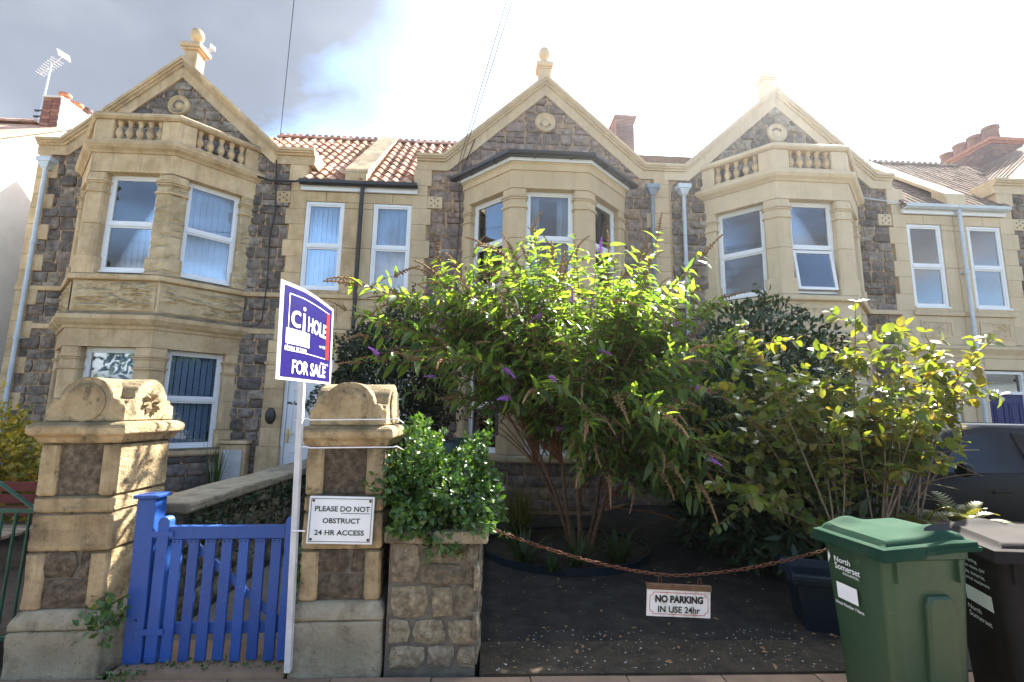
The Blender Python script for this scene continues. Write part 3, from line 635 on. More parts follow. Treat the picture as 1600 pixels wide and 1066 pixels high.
    for k in range(4):
        for z0, z1 in ((.92, 2.53), (3.73, 5.50)):
            nb = [z0, z0+.30, z0+.30+(z1-z0-.65)*.5, z1-.35, z1]
            offs = (.03, 0, 0, .0)
            for (a, b), of in zip(zip(nb[:-1], nb[1:]), offs):
                po = B(MB().plan(pier_poly(k, of), a+.0015, b-.0015), 'bay_pier', bs, bevel=0 if (o['apron'] == 'eroded' and k >= 2 and z0 > 3) else .008)
                if o['apron'] == 'eroded' and k >= 2 and z0 > 3:
                    bb = bmesh.new(); bb.from_mesh(po.data); bmesh.ops.subdivide_edges(bb, edges=[e for e in bb.edges if abs(e.verts[0].co.z-e.verts[1].co.z) > .1], cuts=14); bmesh.ops.subdivide_edges(bb, edges=[e for e in bb.edges if abs(e.verts[0].co.z-e.verts[1].co.z) < .001 and e.calc_length() > .06], cuts=3, use_grid_fill=True)
                    for vt in bb.verts:
                        w_ = mnoise.noise(Vector((vt.co.x*3, vt.co.y*3, vt.co.z*13)))+.5*mnoise.noise(Vector((vt.co.x*9, vt.co.y*9, vt.co.z*31))); d_ = Vector((-vt.co.x*.4, 1, 0)).normalized(); vt.co += d_*max(0, w_)*.055
                    bb.to_mesh(po.data); bb.free(); po.data.materials.clear(); po.data.materials.append(bath_eroded)
            for a, b, of in ((z1-.36, z1-.32, .022), (z1-.20, z1-.165, .018), (z1-.165, z1-.135, .032)):
                B(MB().plan(pier_poly(k, of, ch=.035), a, b), 'capital', bs, bevel=.008)
    if o['top'] == 'balustrade':
        B(sweep([(-.2, 5.83), (.03, 5.83), (.05, 5.86), (.10, 5.90), (.13, 5.95), (.13, 6.00), (.08, 6.03), (-.2, 6.03)]), 'bay_cornice', bs)
        B(MB().plan([(p[0], p[1]+.001) for p in bay_off(-.02)], 5.90, 6.035), 'bay_roof', lead)
        B(sweep([(-.15, 6.036), (.035, 6.036), (.035, 6.085), (-.15, 6.085)]), 'balustrade_plinth', bs, bevel=.008)
        B(sweep([(-.17, 6.445), (.04, 6.445), (.075, 6.48), (.075, 6.53), (.03, 6.57), (-.16, 6.57), (-.19, 6.53), (-.19, 6.48)]), 'balustrade_rail', bs)
        for k in range(4):
            pp = pier_poly(k, .02, win=.42, inner=.12, ch=.012)
            B(MB().plan(pp, 6.086, 6.444), 'balustrade_pedestal', bs, bevel=.008)
        for (cx, cy, t, n, l) in FAC:
            for q in range(5):
                s = -.34+.17*q
                link('baluster', baluster_me, bs, root, (m*(cx+t[0]*s-n[0]*.055), cy+t[1]*s-n[1]*.055, 6.085))
    else:
        B(sweep([(-.2, 5.83), (.03, 5.83), (.03, 5.93), (.06, 5.97), (-.2, 5.97)]), 'bay_cornice', bs)
        B(sweep([(.0, 5.972), (.085, 5.972), (.085, 6.06), (.0, 6.06)]), 'fascia', white_upvc)
        B(sweep([(.09, 6.03), (.17, 6.03), (.20, 6.06), (.205, 6.11), (.195, 6.11), (.175, 6.07), (.115, 6.07), (.10, 6.11), (.09, 6.11)]), 'gutter', black_pl)
        fb = MB()
        for (cx, cy, t, n, l) in FAC:
            for s in (-.35, .3):
                q = Frame((cx, cy), t, n).box(s-.015, s+.015, .09, .21, 6.015, 6.03); fb.add(q.v, q.f)
        B(fb, 'gutter_bracket', black_pl)
        r1, r0 = bay_off(.12), bay_off(-.35)
        rf = MB(); rf.add([(p[0], p[1]+.02*(i in (0, 3)), 6.10) for i, p in enumerate(r1)] + [(p[0], min(p[1], .01) if i in (1, 2) else .01, 6.20) for i, p in enumerate(r0)] + [(p[0], p[1]+.02*(i in (0, 3)), 6.07) for i, p in enumerate(r1)],
            [(0, 1, 5, 4), (1, 2, 6, 5), (2, 3, 7, 6), (4, 5, 6, 7), (8, 9, 1, 0), (9, 10, 2, 1), (10, 11, 3, 2)])
        B(rf, 'bay_roof', lead)
    # --- gable coping in separate stones, three members each
    kl, kr = o.get('kneel', (-2.44, 2.64))
    path = [(kl, 6.53), (-2.0, 6.53), (0, 8.35), (2.0, 6.53), (kr, 6.53)]
    layers = [(0, .05, -.15, .40), (.05, .085, -.125, .4), (.085, .125, -.09, .4), (.125, .30, -.055, .33)]
    for d0, d1, y0, y1 in layers:
        A, Bq = offset_line(path, d0), offset_line(path, d1)
        for i in range(4):
            nseg = 1 if i in (0, 3) else 5
            for s in range(nseg):
                u0, u1 = s/nseg, (s+1)/nseg; e = .0022/max(.3, math.dist(path[i], path[i+1]))
                if s > 0: u0 += e
                if s < nseg-1: u1 -= e
                L_ = lambda P, u: (P[i][0]+(P[i+1][0]-P[i][0])*u, P[i][1]+(P[i+1][1]-P[i][1])*u)
                nm = ('coping_stone' if d0 < .12 else 'gable_band_stone') if i in (1, 2) else 'kneeler_stone'
                B(MB().face([L_(A, u0), L_(A, u1), L_(Bq, u1), L_(Bq, u0)], y0, y1), nm, stoneM)
    B(MB().box(2.20, 2.55, -.05, .35, 5.9, 6.235), 'kneeler_stone', stoneM, bevel=.012)
    B(MB().box(1.98, 2.26, -.05, .2, 5.45, 5.69), 'vent_stone', stoneM, bevel=.008)
    B(MB().box(2.27, 2.56, -.047, .28, 5.703, 5.897), 'eaves_stone', stoneM, bevel=.006)
    vh = MB()
    for a in range(3):
        for b in range(4):
            if (a+b) % 2 == 0: vh.box(2.05+a*.065, 2.075+a*.065, -.054, -.05, 5.49+b*.05, 5.515+b*.05)
    B(vh, 'vent_hole', sign_bk)
    # --- roundel
    ro = MB().lathe([(.205, -.02), (.21, .05), (.195, .075), (.175, .08), (.16, .065), (.10, .03), (.085, .03), (.07, .05), (.05, .056), (.002, .058)], n=28, axis='y', cap=False)
    ro.v = [(v[0], -v[1], v[2]+7.35) for v in ro.v]; B(ro, 'roundel', stoneM, smooth=45)
    # --- finial
    yc = .22
    cw = o.get('cap', .175)
    fin = B(MB().box(-.125, .125, yc-.125, yc+.125, 8.15, 8.66), 'finial', stoneM, bevel=.01)
    MB().box(-cw+.03, cw-.03, yc-cw+.03, yc+cw-.03, 8.661, 8.70).build('finial_cap', stoneM, fin, flip=m, bevel=.01)
    MB().box(-cw, cw, yc-cw, yc+cw, 8.701, 8.80).build('finial_cap', stoneM, fin, flip=m, bevel=.015)
    MB().box(-.105, .105, yc-.105, yc+.105, 8.801, 8.86).build('finial_cap', stoneM, fin, flip=m, bevel=.015)
    MB().lathe([(.09, 8.861), (.075, 8.88), (.05, 8.91), (.055, 8.94), (.09, 8.97), (.115, 9.02), (.125, 9.08), (.115, 9.14), (.085, 9.19), (.05, 9.215), (.002, 9.225)], (0, yc, 0), n=18).build('finial_ball', stoneM, fin, flip=m, smooth=50)
    # --- roofs
    rm, tm = o['roof'], o['tile']
    rb = MB()
    zg = lambda u: 8.26-SLOPE*abs(u)
    rb.add([(2.5, EAVE_Y, EAVE_Z-.03), (3.548, EAVE_Y, EAVE_Z-.03), (3.548, RIDGE_Y, RIDGE_Z-.03), (.2, RIDGE_Y, RIDGE_Z-.03), (2.5, .30, EAVE_Z+.42)], [(0, 1, 2, 3, 4)])
    rb.add([(-2.38, RIDGE_Y, RIDGE_Z-.03), (3.56, RIDGE_Y, RIDGE_Z-.03), (3.56, 5.6, 5.3), (-2.38, 5.6, 5.3)], [(0, 1, 2, 3)])
    rb.add([(0, .3, 8.24), (0, 2.6, 8.24), (2.4, 2.6, 8.24-2.4*SLOPE), (2.4, .3, 8.24-2.4*SLOPE), (-2.4, 2.6, 8.24-2.4*SLOPE), (-2.4, .3, 8.24-2.4*SLOPE)], [(0, 1, 2, 3), (0, 5, 4, 1)])
    B(rb, 'roof', rm, fix=False)
    pit = math.atan(RS); gauge = .285 if tm is PAN else .33; tw = .2 if tm is PAN else .292
    nrow = int(math.hypot(RIDGE_Y-EAVE_Y, RIDGE_Z-EAVE_Z)/gauge)
    cnt = 0
    for r_ in range(nrow):
        y = EAVE_Y+r_*gauge*math.cos(pit)-.03; z = EAVE_Z+r_*gauge*math.sin(pit)-.01
        u = 3.55-tw/2-o.get('parapet', .0)
        while u > .3:
            if z+.12 > zg(u)+.0 and not (y < .45 and u < 2.45):
                a = rnd.uniform(-.006, .006)
                ob = link('roof_tile', tm, rm, root, (m*u, y+a, z+rnd.uniform(-.004, .004)), (pit+rnd.uniform(-.012, .012), 0, rnd.uniform(-.012, .012))); cnt += 1
            u -= tw
    if o.get('gable_tiles'):   # the slope of the gable roof that shows past its coping
        pg = math.atan(SLOPE)
        for r_ in range(8):
            for q in range(6):
                uu = 2.35-r_*.31*math.cos(pg); ob = link('roof_tile', FLAT, roof_dark, root, (m*uu, .48+q*.292, 8.25-SLOPE*uu), None)
                ob.rotation_euler = (pg, 0, -m*math.pi/2+math.pi if m > 0 else -math.pi/2)
    for q in range(int(2.9/.3)):
        u = 3.55-.15-q*.3
        if u < .7: break
        B(MB().prism([(.11*math.cos(math.pi*t_/8), .10*math.sin(math.pi*t_/8)) for t_ in range(9)], u-.146, u+.146, lambda p, h: (h, RIDGE_Y+p[0], RIDGE_Z-.03+p[1])), 'ridge_tile', rm, smooth=50)
        cr_ = MB()
        for e in range(2): cr_.lathe([(.055, -.012), (.055, .012)], (u-.075+.15*e, RIDGE_Y, RIDGE_Z+.075), n=12, axis='y')
        B(cr_, 'ridge_crest', rm)
    # --- eaves gutter and fascia over the side openings
    gm_ = o['gutter_mat']
    B(MB().box(2.46, 3.548, -.10, -.052, 5.705, 5.80), 'fascia', white_upvc)
    B(MB().side([(-.11, 5.80), (-.11, 5.875), (-.118, 5.875), (-.122, 5.83), (-.165, 5.805), (-.208, 5.83), (-.212, 5.875), (-.22, 5.875), (-.215, 5.815), (-.165, 5.782)], 2.45, 3.549), 'gutter', gm_)
    if o.get('parapet'):
        pw = o['parapet']; n_ = MB()
        yy = [(-.22, 6.08), (RIDGE_Y+.05, RIDGE_Z+.16), (RIDGE_Y+.05, RIDGE_Z-.5), (-.10, 5.80), (-.10, 5.95), (-.22, 5.95)]
        B(MB().side([(-.08, 6.02), (RIDGE_Y, RIDGE_Z+.08), (RIDGE_Y, RIDGE_Z-.6), (-.08, 5.74)], 3.32, 3.68), 'party_parapet', o.get('parapet_shade', stoneM))
        for s in range(5):
            a, b = s/5+.001, (s+1)/5-.001
            P_ = lambda t_: (-.20+(RIDGE_Y+.25)*t_, 6.02+(RIDGE_Z-5.92)*t_)
            (ya, za), (yb, zb) = P_(a), P_(b)
            B(MB().side([(ya, za), (yb, zb), (yb, zb+.085), (ya, za+.085)], 3.28, 3.72), 'parapet_coping', stoneM, bevel=.01)
        B(MB().side([(-.22, 5.86), (-.22, 6.04), (.1, 6.3), (.1, 5.86)], 3.30, 3.70), 'parapet_kneeler', stoneM, bevel=.01)
    for px, py, zt, zb, pm, hop in o['pipes']:
        x = px-xc; pb = MB()
        pb.tube([(x, py, zt), (x, py, zb)], .036, 10); pb.build('downpipe', pm, root, smooth=50)
        cl = MB()
        for zz in np.arange(zb+.9, zt-.3, 1.75): cl.lathe([(.045, zz-.04), (.047, zz), (.045, zz+.04)], (x, py, 0), n=10).box(x-.05, x+.05, py+.02, .0, zz-.015, zz+.015)
        cl.build('pipe_clip', pm, root, smooth=50)
        if hop: MB().box(x-.13, x+.13, py-.09, .02, zt+.03, zt+.12).add([(x-.11, py-.08, zt+.03), (x+.11, py-.08, zt+.03), (x+.11, .0, zt+.03), (x-.11, .0, zt+.03), (x-.045, py-.045, zt-.10), (x+.045, py-.045, zt-.10), (x+.045, py+.045, zt-.10), (x-.045, py+.045, zt-.10)], [(0, 1, 2, 3), (4, 7, 6, 5), (0, 4, 5, 1), (1, 5, 6, 2), (2, 6, 7, 3), (3, 7, 4, 0)]).build('rain_hopper', pm, root, bevel=.006)
    return root

white_door = dict(mat=white_upvc)
XL, XM, XR, XS = -6.09, 1.01, 5.775, 12.88
hL = house('terraced_house', 'bare stone house with crumbling bay and baluster parapet behind the arched gate pillar', XL, 1, bath, rubble_m,
    dict(seed=3, corner=True, cap=.20, side_win='blind', bay_win=('blind', 'blind', 'blind'), bay_gwin=('net', 'net', 'blind_half'), apron='eroded', top='balustrade', roof=roof_red, tile=PAN, gutter_mat=black_pl, door=white_door,
         parapet=.22, pipes=[(-8.27, -.11, 6.0, .1, grey_pipe, True), (-2.47, -.15, 5.78, 3.05, black_pl, False)], kneel=(-2.44, 2.66)))
hM = house('terraced_house', 'painted stone house with black guttered bay behind the tall purple flowering bush', XM, -1, painted, rubble_warm,
    dict(seed=17, side_win='net', bay_win=('curtain', 'curtain', 'curtain'), bay_gwin=('blind_half', 'blind_half', 'net'), apron='plain', top='gutter', roof=roof_red, tile=PAN, gutter_mat=black_pl, door=white_door,
         parapet=0, pipes=[(3.12, -.11, 5.95, .1, lead, True)], kneel=(-2.38, 2.50)))
hR = house('terraced_house', 'cream painted house with baluster parapet, grey roof and tilted open bay window', XR, 1, painted_r, rubble_m,
    dict(seed=29, quoins=False, side_win='net', bay_win=('plain', 'plain', 'net'), bay_gwin=('plain', 'net', 'net'), apron='carved', top='balustrade', roof=roof_grey, tile=FLAT, gutter_mat=grey_pipe, door=dict(mat=red_door),
         parapet=.22, parapet_shade=roof_dark, tilt=1, pipes=[(3.75, -.11, 5.98, .1, grey_pipe, True), (9.375, -.15, 5.8, .1, grey_pipe, False)], kneel=(-2.38, 2.34)))  # dark parapet material stands in for shade on its left face
hS = house('terraced_house', 'partly seen end house at the right edge with dark tiled gable and navy front door', XS, -1, painted_r, rubble_m,
    dict(seed=41, side_win='net', bay_win=('plain', 'plain', 'net'), bay_gwin=('plain', 'net', 'net'), apron='carved', top='balustrade', roof=roof_grey, tile=FLAT, gutter_mat=grey_pipe, door=dict(mat=blue_door),
         parapet=0, gable_tiles=True, pipes=[], kneel=(-2.44, 2.60)))

# ------------------------------------------------------------------ neighbouring gable, chimneys, aerials, wires
nb = thing('rendered_house', 'white rendered house with sunlit gable wall beyond the far left corner', 'house', (-9.6, 10.4, 0))
MB().side([(-2.6, 0), (5.5, 0), (5.5, 5.2), (.0, 7.72), (-2.6, 5.72)], -7, 0).build('wall', render_w, nb)
def slope_slab(y0, z0, y1, z1, x0, x1, t): return MB().side([(y0, z0), (y1, z1), (y1, z1+t), (y0, z0+t)], x0, x1)
slope_slab(-2.9, 5.53, .0, 7.75, -7, .06, .05).build('roof', roof_red, nb); slope_slab(0, 7.75, 5.8, 5.1, -7, .06, .05).build('roof', roof_red, nb)
for s in range(7):
    a, b = s/7, (s+1)/7-.004
    MB().side([(-2.9+2.9*a, 5.50+2.22*a), (-2.9+2.9*b, 5.50+2.22*b), (-2.9+2.9*b, 5.59+2.22*b), (-2.9+2.9*a, 5.59+2.22*a)], .002, .075).build('verge_tile', bath, nb)
for k in range(12):
    MB().prism([(.11*math.cos(math.pi*t_/6), .11*math.sin(math.pi*t_/6)) for t_ in range(7)], -.33-k*.3, -.045-k*.3, lambda p, h: (h, p[0], 7.80+p[1])).build('ridge_tile', roof_red, nb, smooth=50)
ch = MB().box(-.36, -.02, -.22, 1.35, 7.3, 8.32).build('chimney', brick_m, nb)
for r_ in range(9):
    for c in range(2):
        x0 = -.375+c*.19+(0 if r_ % 2 else .0); MB().box(x0+.003, x0+(.185 if r_ % 2 else .17), -.236, -.22, 7.56+r_*.083, 7.635+r_*.083).build('brick', brick_m, ch)
MB().box(-.02, .012, -.235, 1.36, 7.60, 8.325).build('render_coat', render_w, ch)
for k in range(3): MB().box(-.39, .02, -.26, 1.38, 8.322, 8.36).build('chimney_cap', render_w, ch) if k == 0 else None
for yy, rr, hh, mm in ((.02, .105, .22, terracotta), (.34, .11, .20, terracotta), (.62, .09, .26, brick_dk), (.95, .11, .2, terracotta), (1.22, .1, .2, terracotta)):
    MB().lathe([(rr*.8, 8.36), (rr*.85, 8.36+hh*.7), (rr*1.12, 8.36+hh*.74), (rr*1.12, 8.36+hh), (rr*.8, 8.36+hh), (rr*.75, 8.36+hh*.5)], (-.17, yy, 0), n=16).build('chimney_pot', mm, ch, smooth=40)

def aerial(name, label, loc, mast, bdir, refl=True, lean=(0, 0), k=.8):
    sc = k
    t = thing(name, label, 'aerial', loc)
    top = Vector((lean[0], lean[1], mast)); MB().tube([(0, 0, -.3), top], .018, 8).build('mast', alu, t)
    d = Vector(bdir).normalized(); s = d.cross(Vector((0, 0, 1))).normalized(); u_ = s.cross(d); o0 = top - Vector((0, 0, .05))
    MB().tube([o0-d*.45*sc, o0+d*.55*sc], .010, 6).build('boom', alu, t)
    for k in range(9): MB().tube([o0-d*(.42-.085*k)*sc-s*(.11+.006*k)*sc, o0-d*(.42-.085*k)*sc+s*(.11+.006*k)*sc], .006, 5).build('director', alu, t)
    if refl:
        for e in (-1, 1): 
            for q in (0, .05, .1, .15): MB().tube([o0+d*.5*sc-s*.15*sc+u_*e*(.02+q*.6)*sc, o0+d*.5*sc+s*.15*sc+u_*e*(.02+q*.6)*sc], .012, 5).build('reflector', alu, t)
    MB().box(-.12, .03, -.02, .02, -.02, .01).box(-.12, .03, -.02, .02, -.16, -.13).build('bracket', black_pl, t)
    return t
aerial('tv_aerial', 'pale aerial on a tall mast fixed to the brick chimney at far left', (-9.86-.14, 10.17, 8.0), 1.15, (.8, -.25, .42), lean=(.05, 0))
aerial('tv_aerial', 'small aerial just behind the stone ball finial of the left gable', (-6.45, 9.6, 8.75), .50, (.8, -.3, .1), lean=(.16, 0), k=.45)
aerial('tv_aerial', 'thin aerial on the dark chimney stack between the two right gables', (3.22, 11.4, 9.3), 1.05, (.8, -.3, .1), refl=False)

def stack(name, label, loc, wx, wy, z0, z1, pots, M, cap):
    t = thing(name, label, 'chimney', loc); rnd = random.Random(5)
    MB().box(-wx/2, wx/2, -wy/2, wy/2, z0, z1).build('chimney_stack', mortar_d, t)
    h = .083; nz = int((z1-z0)/h)
    for r_ in range(nz):
        z = z1-(r_+1)*h
        for (n_, L_, face) in ((max(1, round(wx/.22)), wx, 'y'), (max(1, round(wy/.22)), wy, 'x')):
            bw = L_/n_
            for c in range(n_):
                a = -L_/2+c*bw; e = rnd.uniform(.006, .012)
                mb = MB().box(a+.005, a+bw-.005, -wy/2-e, -wy/2, z+.004, z+h-.004) if face == 'y' else MB().box(-wx/2-e, -wx/2, a+.005, a+bw-.005, z+.004, z+h-.004)
                mb.build('brick', M, t)
    for k, (e, a, b) in enumerate(((.03, z1, z1+.08), (.06, z1+.082, z1+.17))): MB().box(-wx/2-e, wx/2+e, -wy/2-e, wy/2+e, a, b).build('chimney_cap', cap, t, bevel=.006)
    for (x, y, r, hh) in pots:
        z = z1+.17; MB().lathe([(r*1.1, z), (r*.95, z+hh*.75), (r*1.12, z+hh*.8), (r*1.12, z+hh*.95), (r*.9, z+hh), (r*.7, z+hh*.98), (r*.65, z+hh*.5)], (x, y, 0), n=16).build('chimney_pot', dark_pot, t, smooth=40)
    return t
stack('chimney_stack', 'sooty brick chimney with four pots above the grey tiled roof at far right', (13.3, 11.75, 0), .85, 1.8, 7.6, 8.72, [(-.05, -.6, .17, .5), (-.05, -.2, .17, .48), (-.05, .2, .17, .48), (-.05, .6, .17, .42)], brick_dk, brick_m)
stack('chimney_stack', 'plain dark chimney between the middle and right gables', (3.33, 11.6, 0), .46, 1.0, 7.7, 9.0, [], brick_dk, brick_dk)

def cable(name, label, pts, r, m, cat='cable', n=14, sag=0.):
    P = []
    pts = [Vector(p) for p in pts]
    for i in range(len(pts)-1):
        for k in range(n): 
            t = k/n; p = pts[i].lerp(pts[i+1], t); p.z -= sag*4*t*(1-t); P.append(p)
    P.append(pts[-1])
    return tag(MB().tube(P, r, 5).build(name, m, smooth=60), label, cat)
cable('telephone_wire', 'thin dark wire rising from the left gable into the grey cloud', [(-4.07, 8.62, 6.55), (-2.35, 5.0, 6.62), (-.9, 1.5, 6.7)], .0055, black_pl, 'wire')
cable('telephone_wire', 'outer strand of the two pale wires beside the middle gable', [(-.70, 8.62, 6.2), (.16, 5.0, 6.66), (.9, 1.8, 7.0)], .0065, black_pl, 'wire')
cable('telephone_wire', 'inner strand of the two pale wires beside the middle gable', [(-.62, 8.62, 6.35), (.235, 5.0, 6.67), (.98, 1.8, 7.0)], .0065, black_pl, 'wire')
cable('black_cable', 'thick black cable strung from the left bay cornice to the roof gutter', [(-4.62, 8.70, 5.98), (-4.2, 8.70, 5.86), (-3.72, 8.66, 5.84), (-3.55, 8.6, 5.86)], .022, black_pl)
cable('black_cable', 'thin cable running down the rubble beside the left upper bay', [(-4.15, 8.735, 6.3), (-4.12, 8.735, 5.85), (-4.08, 8.735, 5.3), (-4.14, 8.735, 4.7), (-4.1, 8.735, 3.9), (-4.13, 8.72, 3.2), (-4.2, 8.72, 3.08), (-4.5, 8.72, 3.05)], .011, black_pl)
cable('black_cable', 'thin cable hanging down the wall left of the black guttered bay', [(-.38, 8.72, 6.9), (-.62, 8.735, 6.2), (-.66, 8.735, 5.9), (-.62, 8.735, 5.3), (-.66, 8.735, 4.4), (-.62, 8.735, 3.2)], .010, black_pl)
cable('grey_cable', 'grey wire from the right bay cornice to the pale gutter', [(7.15, 8.66, 6.0), (8.1, 8.6, 5.86)], .012, grey_pipe)
mbx = thing('meter_box', 'white meter cupboard with stone surround beside the left front door', 'meter box', (-4.35, 8.74, 0))
MB().box(-.22, .22, -.14, .02, .1, .98).build('surround', bath, mbx, bevel=.012); MB().box(-.17, .17, -.165, -.141, .2, .88).build('meter_door', white_paint, mbx, bevel=.006)
MB().box(-.25, .25, -.18, .02, .985, 1.05).build('coping', bath, mbx, bevel=.012)
pq = tag(MB().lathe([(.001, -.03), (.07, -.03), (.085, -.02), (.09, 0), (.09, .02)], (0, 0, 0), n=24, axis='y').build('house_plaque', black_pl, smooth=50), 'dark oval plaque on the pilaster left of the white front door', 'plaque')
pq.location = (-3.83, 8.735, 1.47); pq.scale = (1, 1, 1.6)

# ------------------------------------------------------------------ gate pillars
def pillar(name, label, xc, w, arch):
    t = thing(name, label, 'gate pillar', (xc, 3.2+w/2+.05, 0)); h = w/2; rnd = random.Random(int(w*100)+arch)
    B = lambda mb, nm, mm=pillar_st, bev=.018, **k: mb.build(nm, mm, t, bevel=bev, **k)
    ph = h+.032; zp = .30 if not arch else .25
    def rough(mb_fn, nm, mm, seed, amp=.008, sub=8, bev=.012):
        """a block of stone with a worn uneven face"""
        b = bmesh.new(); me = mb_fn.mesh(nm); b.from_mesh(me)
        bmesh.ops.bevel(b, geom=list(b.edges), offset=bev, segments=1, affect='EDGES')
        bmesh.ops.subdivide_edges(b, edges=list(b.edges), cuts=sub, use_grid_fill=True)
        from mathutils import noise
        for v in b.verts:
            q = v.co*7+Vector((seed*3.1, seed, 0)); n_ = noise.noise(q)*amp+noise.noise(q*3.3)*amp*.5-max(0, noise.noise(q*6.1)-.18)*amp*2.2
            d = Vector((v.co.x, v.co.y, 0)).normalized() if abs(v.co.x)+abs(v.co.y) > .01 else Vector((0, 0, 1))
            v.co += d*n_ + Vector((0, 0, noise.noise(q*1.7)*amp*.4))
        b.to_mesh(me); b.free(); me.polygons.foreach_set('use_smooth', [True]*len(me.polygons)); me.set_sharp_from_angle(angle=R(40))
        return link(nm, me, mm, t)
    rough(MB().box(-ph, ph, -ph, ph, -.05, zp), 'plinth_block', plinth_st, 1, .010)
    cz = zp+.11
    mb = MB(); mb.add([(-ph, -ph, zp+.004), (ph, -ph, zp+.004), (ph, ph, zp+.004), (-ph, ph, zp+.004), (-ph, -ph, zp+.05), (ph, -ph, zp+.05), (ph, ph, zp+.05), (-ph, ph, zp+.05), (-h, -h, cz), (h, -h, cz), (h, h, cz), (-h, h, cz)],
        [(0, 3, 2, 1), (0, 1, 5, 4), (1, 2, 6, 5), (2, 3, 7, 6), (3, 0, 4, 7), (4, 5, 9, 8), (5, 6, 10, 9), (6, 7, 11, 10), (7, 4, 8, 11), (8, 9, 10, 11)])
    rough(mb, 'plinth_block', plinth_st, 2, .008, 5)
    # shaft: rubble panels framed by dressed blocks
    zs = [cz, .62 if arch else .72, 1.05, 1.36] if not arch else [cz, .70, 1.03, 1.36]
    side = .105; pw = h-side
    B(MB().box(-h+.03, h-.03, -h+.03, h-.03, cz, 1.36), 'core', mortar_d, 0)
    def panel(z0, z1, n):
        for ax in range(4):
            if arch and ax in (1, 3): continue
            polys = rubble(-pw, pw, z0, z1, ((z1-z0)*.42, (z1-z0)*.60) if n > 1 else ((z1-z0), (z1-z0)), (pw*1.1, pw*2.2), None, None, rnd, .02)
            for p in polys:
                s_ = stone(p, rnd.uniform(.012, .022), .014, .006, rnd); ob = s_.build('panel_stone', pier_rub, t, smooth=50)
                for v in ob.data.vertices: v.co.y -= h-.035
                ob.data.transform(Matrix.Rotation(ax*math.pi/2, 4, 'Z'))
        for sx in (-1, 1):
            for sy in (-1, 1):
                x0, x1 = sorted((sx*h, sx*pw)); y0, y1 = sorted((sy*h, sy*pw)); e = rnd.uniform(-.012, .012)
                if arch:
                    if sy > 0: continue
                    y0, y1 = -h, h
                rough(MB().box(x0-(e if sx > 0 else 0), x1+(e if sx < 0 else 0), y0, y1, z0+.003, z1-.003), 'corner_block', pillar_st, rnd.random()*9, .006, 3)
    panel(zs[0], zs[1], 2)
    rough(MB().box(-h, h, -h, h, zs[1]+.001, zs[2]-.10), 'dressed_block', pillar_st, 5, .006)
    rough(MB().box(-h, h, -h, h, zs[2]-.098, zs[2]-.001), 'dressed_block', pillar_st, 6+.5*arch, .006)
    panel(zs[2], zs[3], 1)
    # moulded cap
    pr = [(0, 1.36), (.008, 1.362), (.018, 1.375), (.026, 1.40), (.044, 1.41), (.056, 1.42), (.060, 1.455), (.055, 1.475), (.03, 1.49), (-.06, 1.505)]
    vs = []; fs = []
    for o_, z in pr: a = h+o_; vs += [(-a, -a, z), (a, -a, z), (a, a, z), (-a, a, z)]
    for i in range(len(pr)-1): fs += [(4*i+k, 4*i+(k+1) % 4, 4*i+4+(k+1) % 4, 4*i+4+k) for k in range(4)]
    fs += [(3, 2, 1, 0), tuple(range(4*len(pr)-4, 4*len(pr)))]
    B(MB().add(vs, fs), 'cap_moulding', pillar_st, .007)
    # crossed barrel capstone: two half-round saddles set at right angles
    a = h; zb = 1.50; r_ = a*.62; top = 1.785
    def saddle(sg=1):
        P = [(-a, zb), (a, zb), (a, zb+.10), (a*.90, zb+.105), (a*.80, zb+.14)]
        n = 14; cz_ = top-r_
        for k in range(n+1): an = math.pi*(.02+.96*k/n); P.append((r_*math.cos(an)*1.08, cz_+r_*math.sin(an)))
        P += [(-a*.80, zb+.14), (-a*.90, zb+.105), (-a, zb+.10)]
        return P
    rough(MB().face(saddle(), -a, a), 'capstone', pillar_st, 11, .006, 2, .006)
    mb = MB().side(saddle(), -a*.985, a*.985); mb.v = [(v[0], v[1], v[2]-.003) for v in mb.v]
    rough(mb, 'capstone', pillar_st, 12, .006, 2, .006)
    # round ends: worn discs to the street, a carved rosette on the gate side of the left one
    cz_ = zb+.12
    for ax in range(4):
        if ax == 1 and arch:
            ob = MB()
            for k in range(8):
                an = k*math.pi/4+.2; c, s_ = math.cos(an), math.sin(an)
                ob.add([(.015*c, -a-.002, cz_+.015*s_), (.06*c-.024*s_, -a-.003, cz_+.06*s_+.024*c), (.095*c, -a-.010, cz_+.095*s_), (.06*c+.024*s_, -a-.003, cz_+.06*s_-.024*c), (.05*c, -a-.026, cz_+.05*s_)], [(0, 1, 4), (1, 2, 4), (2, 3, 4), (3, 0, 4)])
            ob = ob.build('rosette', pillar_st, t)
        else:
            ds = MB().lathe([(.125, .0), (.125, -.010), (.112, -.016), (.09, -.013), (.001, -.012)], (0, -a+.002, 0), n=26, axis='y', cap=False); ds.v = [(v[0], v[1], v[2]+cz_) for v in ds.v]
            ob = ds.build('worn_disc', pillar_st, t, smooth=50)
        ob.data.transform(Matrix.Rotation(ax*math.pi/2, 4, 'Z'))
    return t
pL = pillar('gate_pillar', 'weathered stone gate pillar left of the blue gate, carved rosette on top', -2.56, .49, 1)
pL.rotation_euler = (0, R(-1.3), 0)
pR = pillar('gate_pillar', 'weathered stone gate pillar carrying the white access sign', -.90, .50, 0)
pR.rotation_euler = (0, R(-.8), 0)

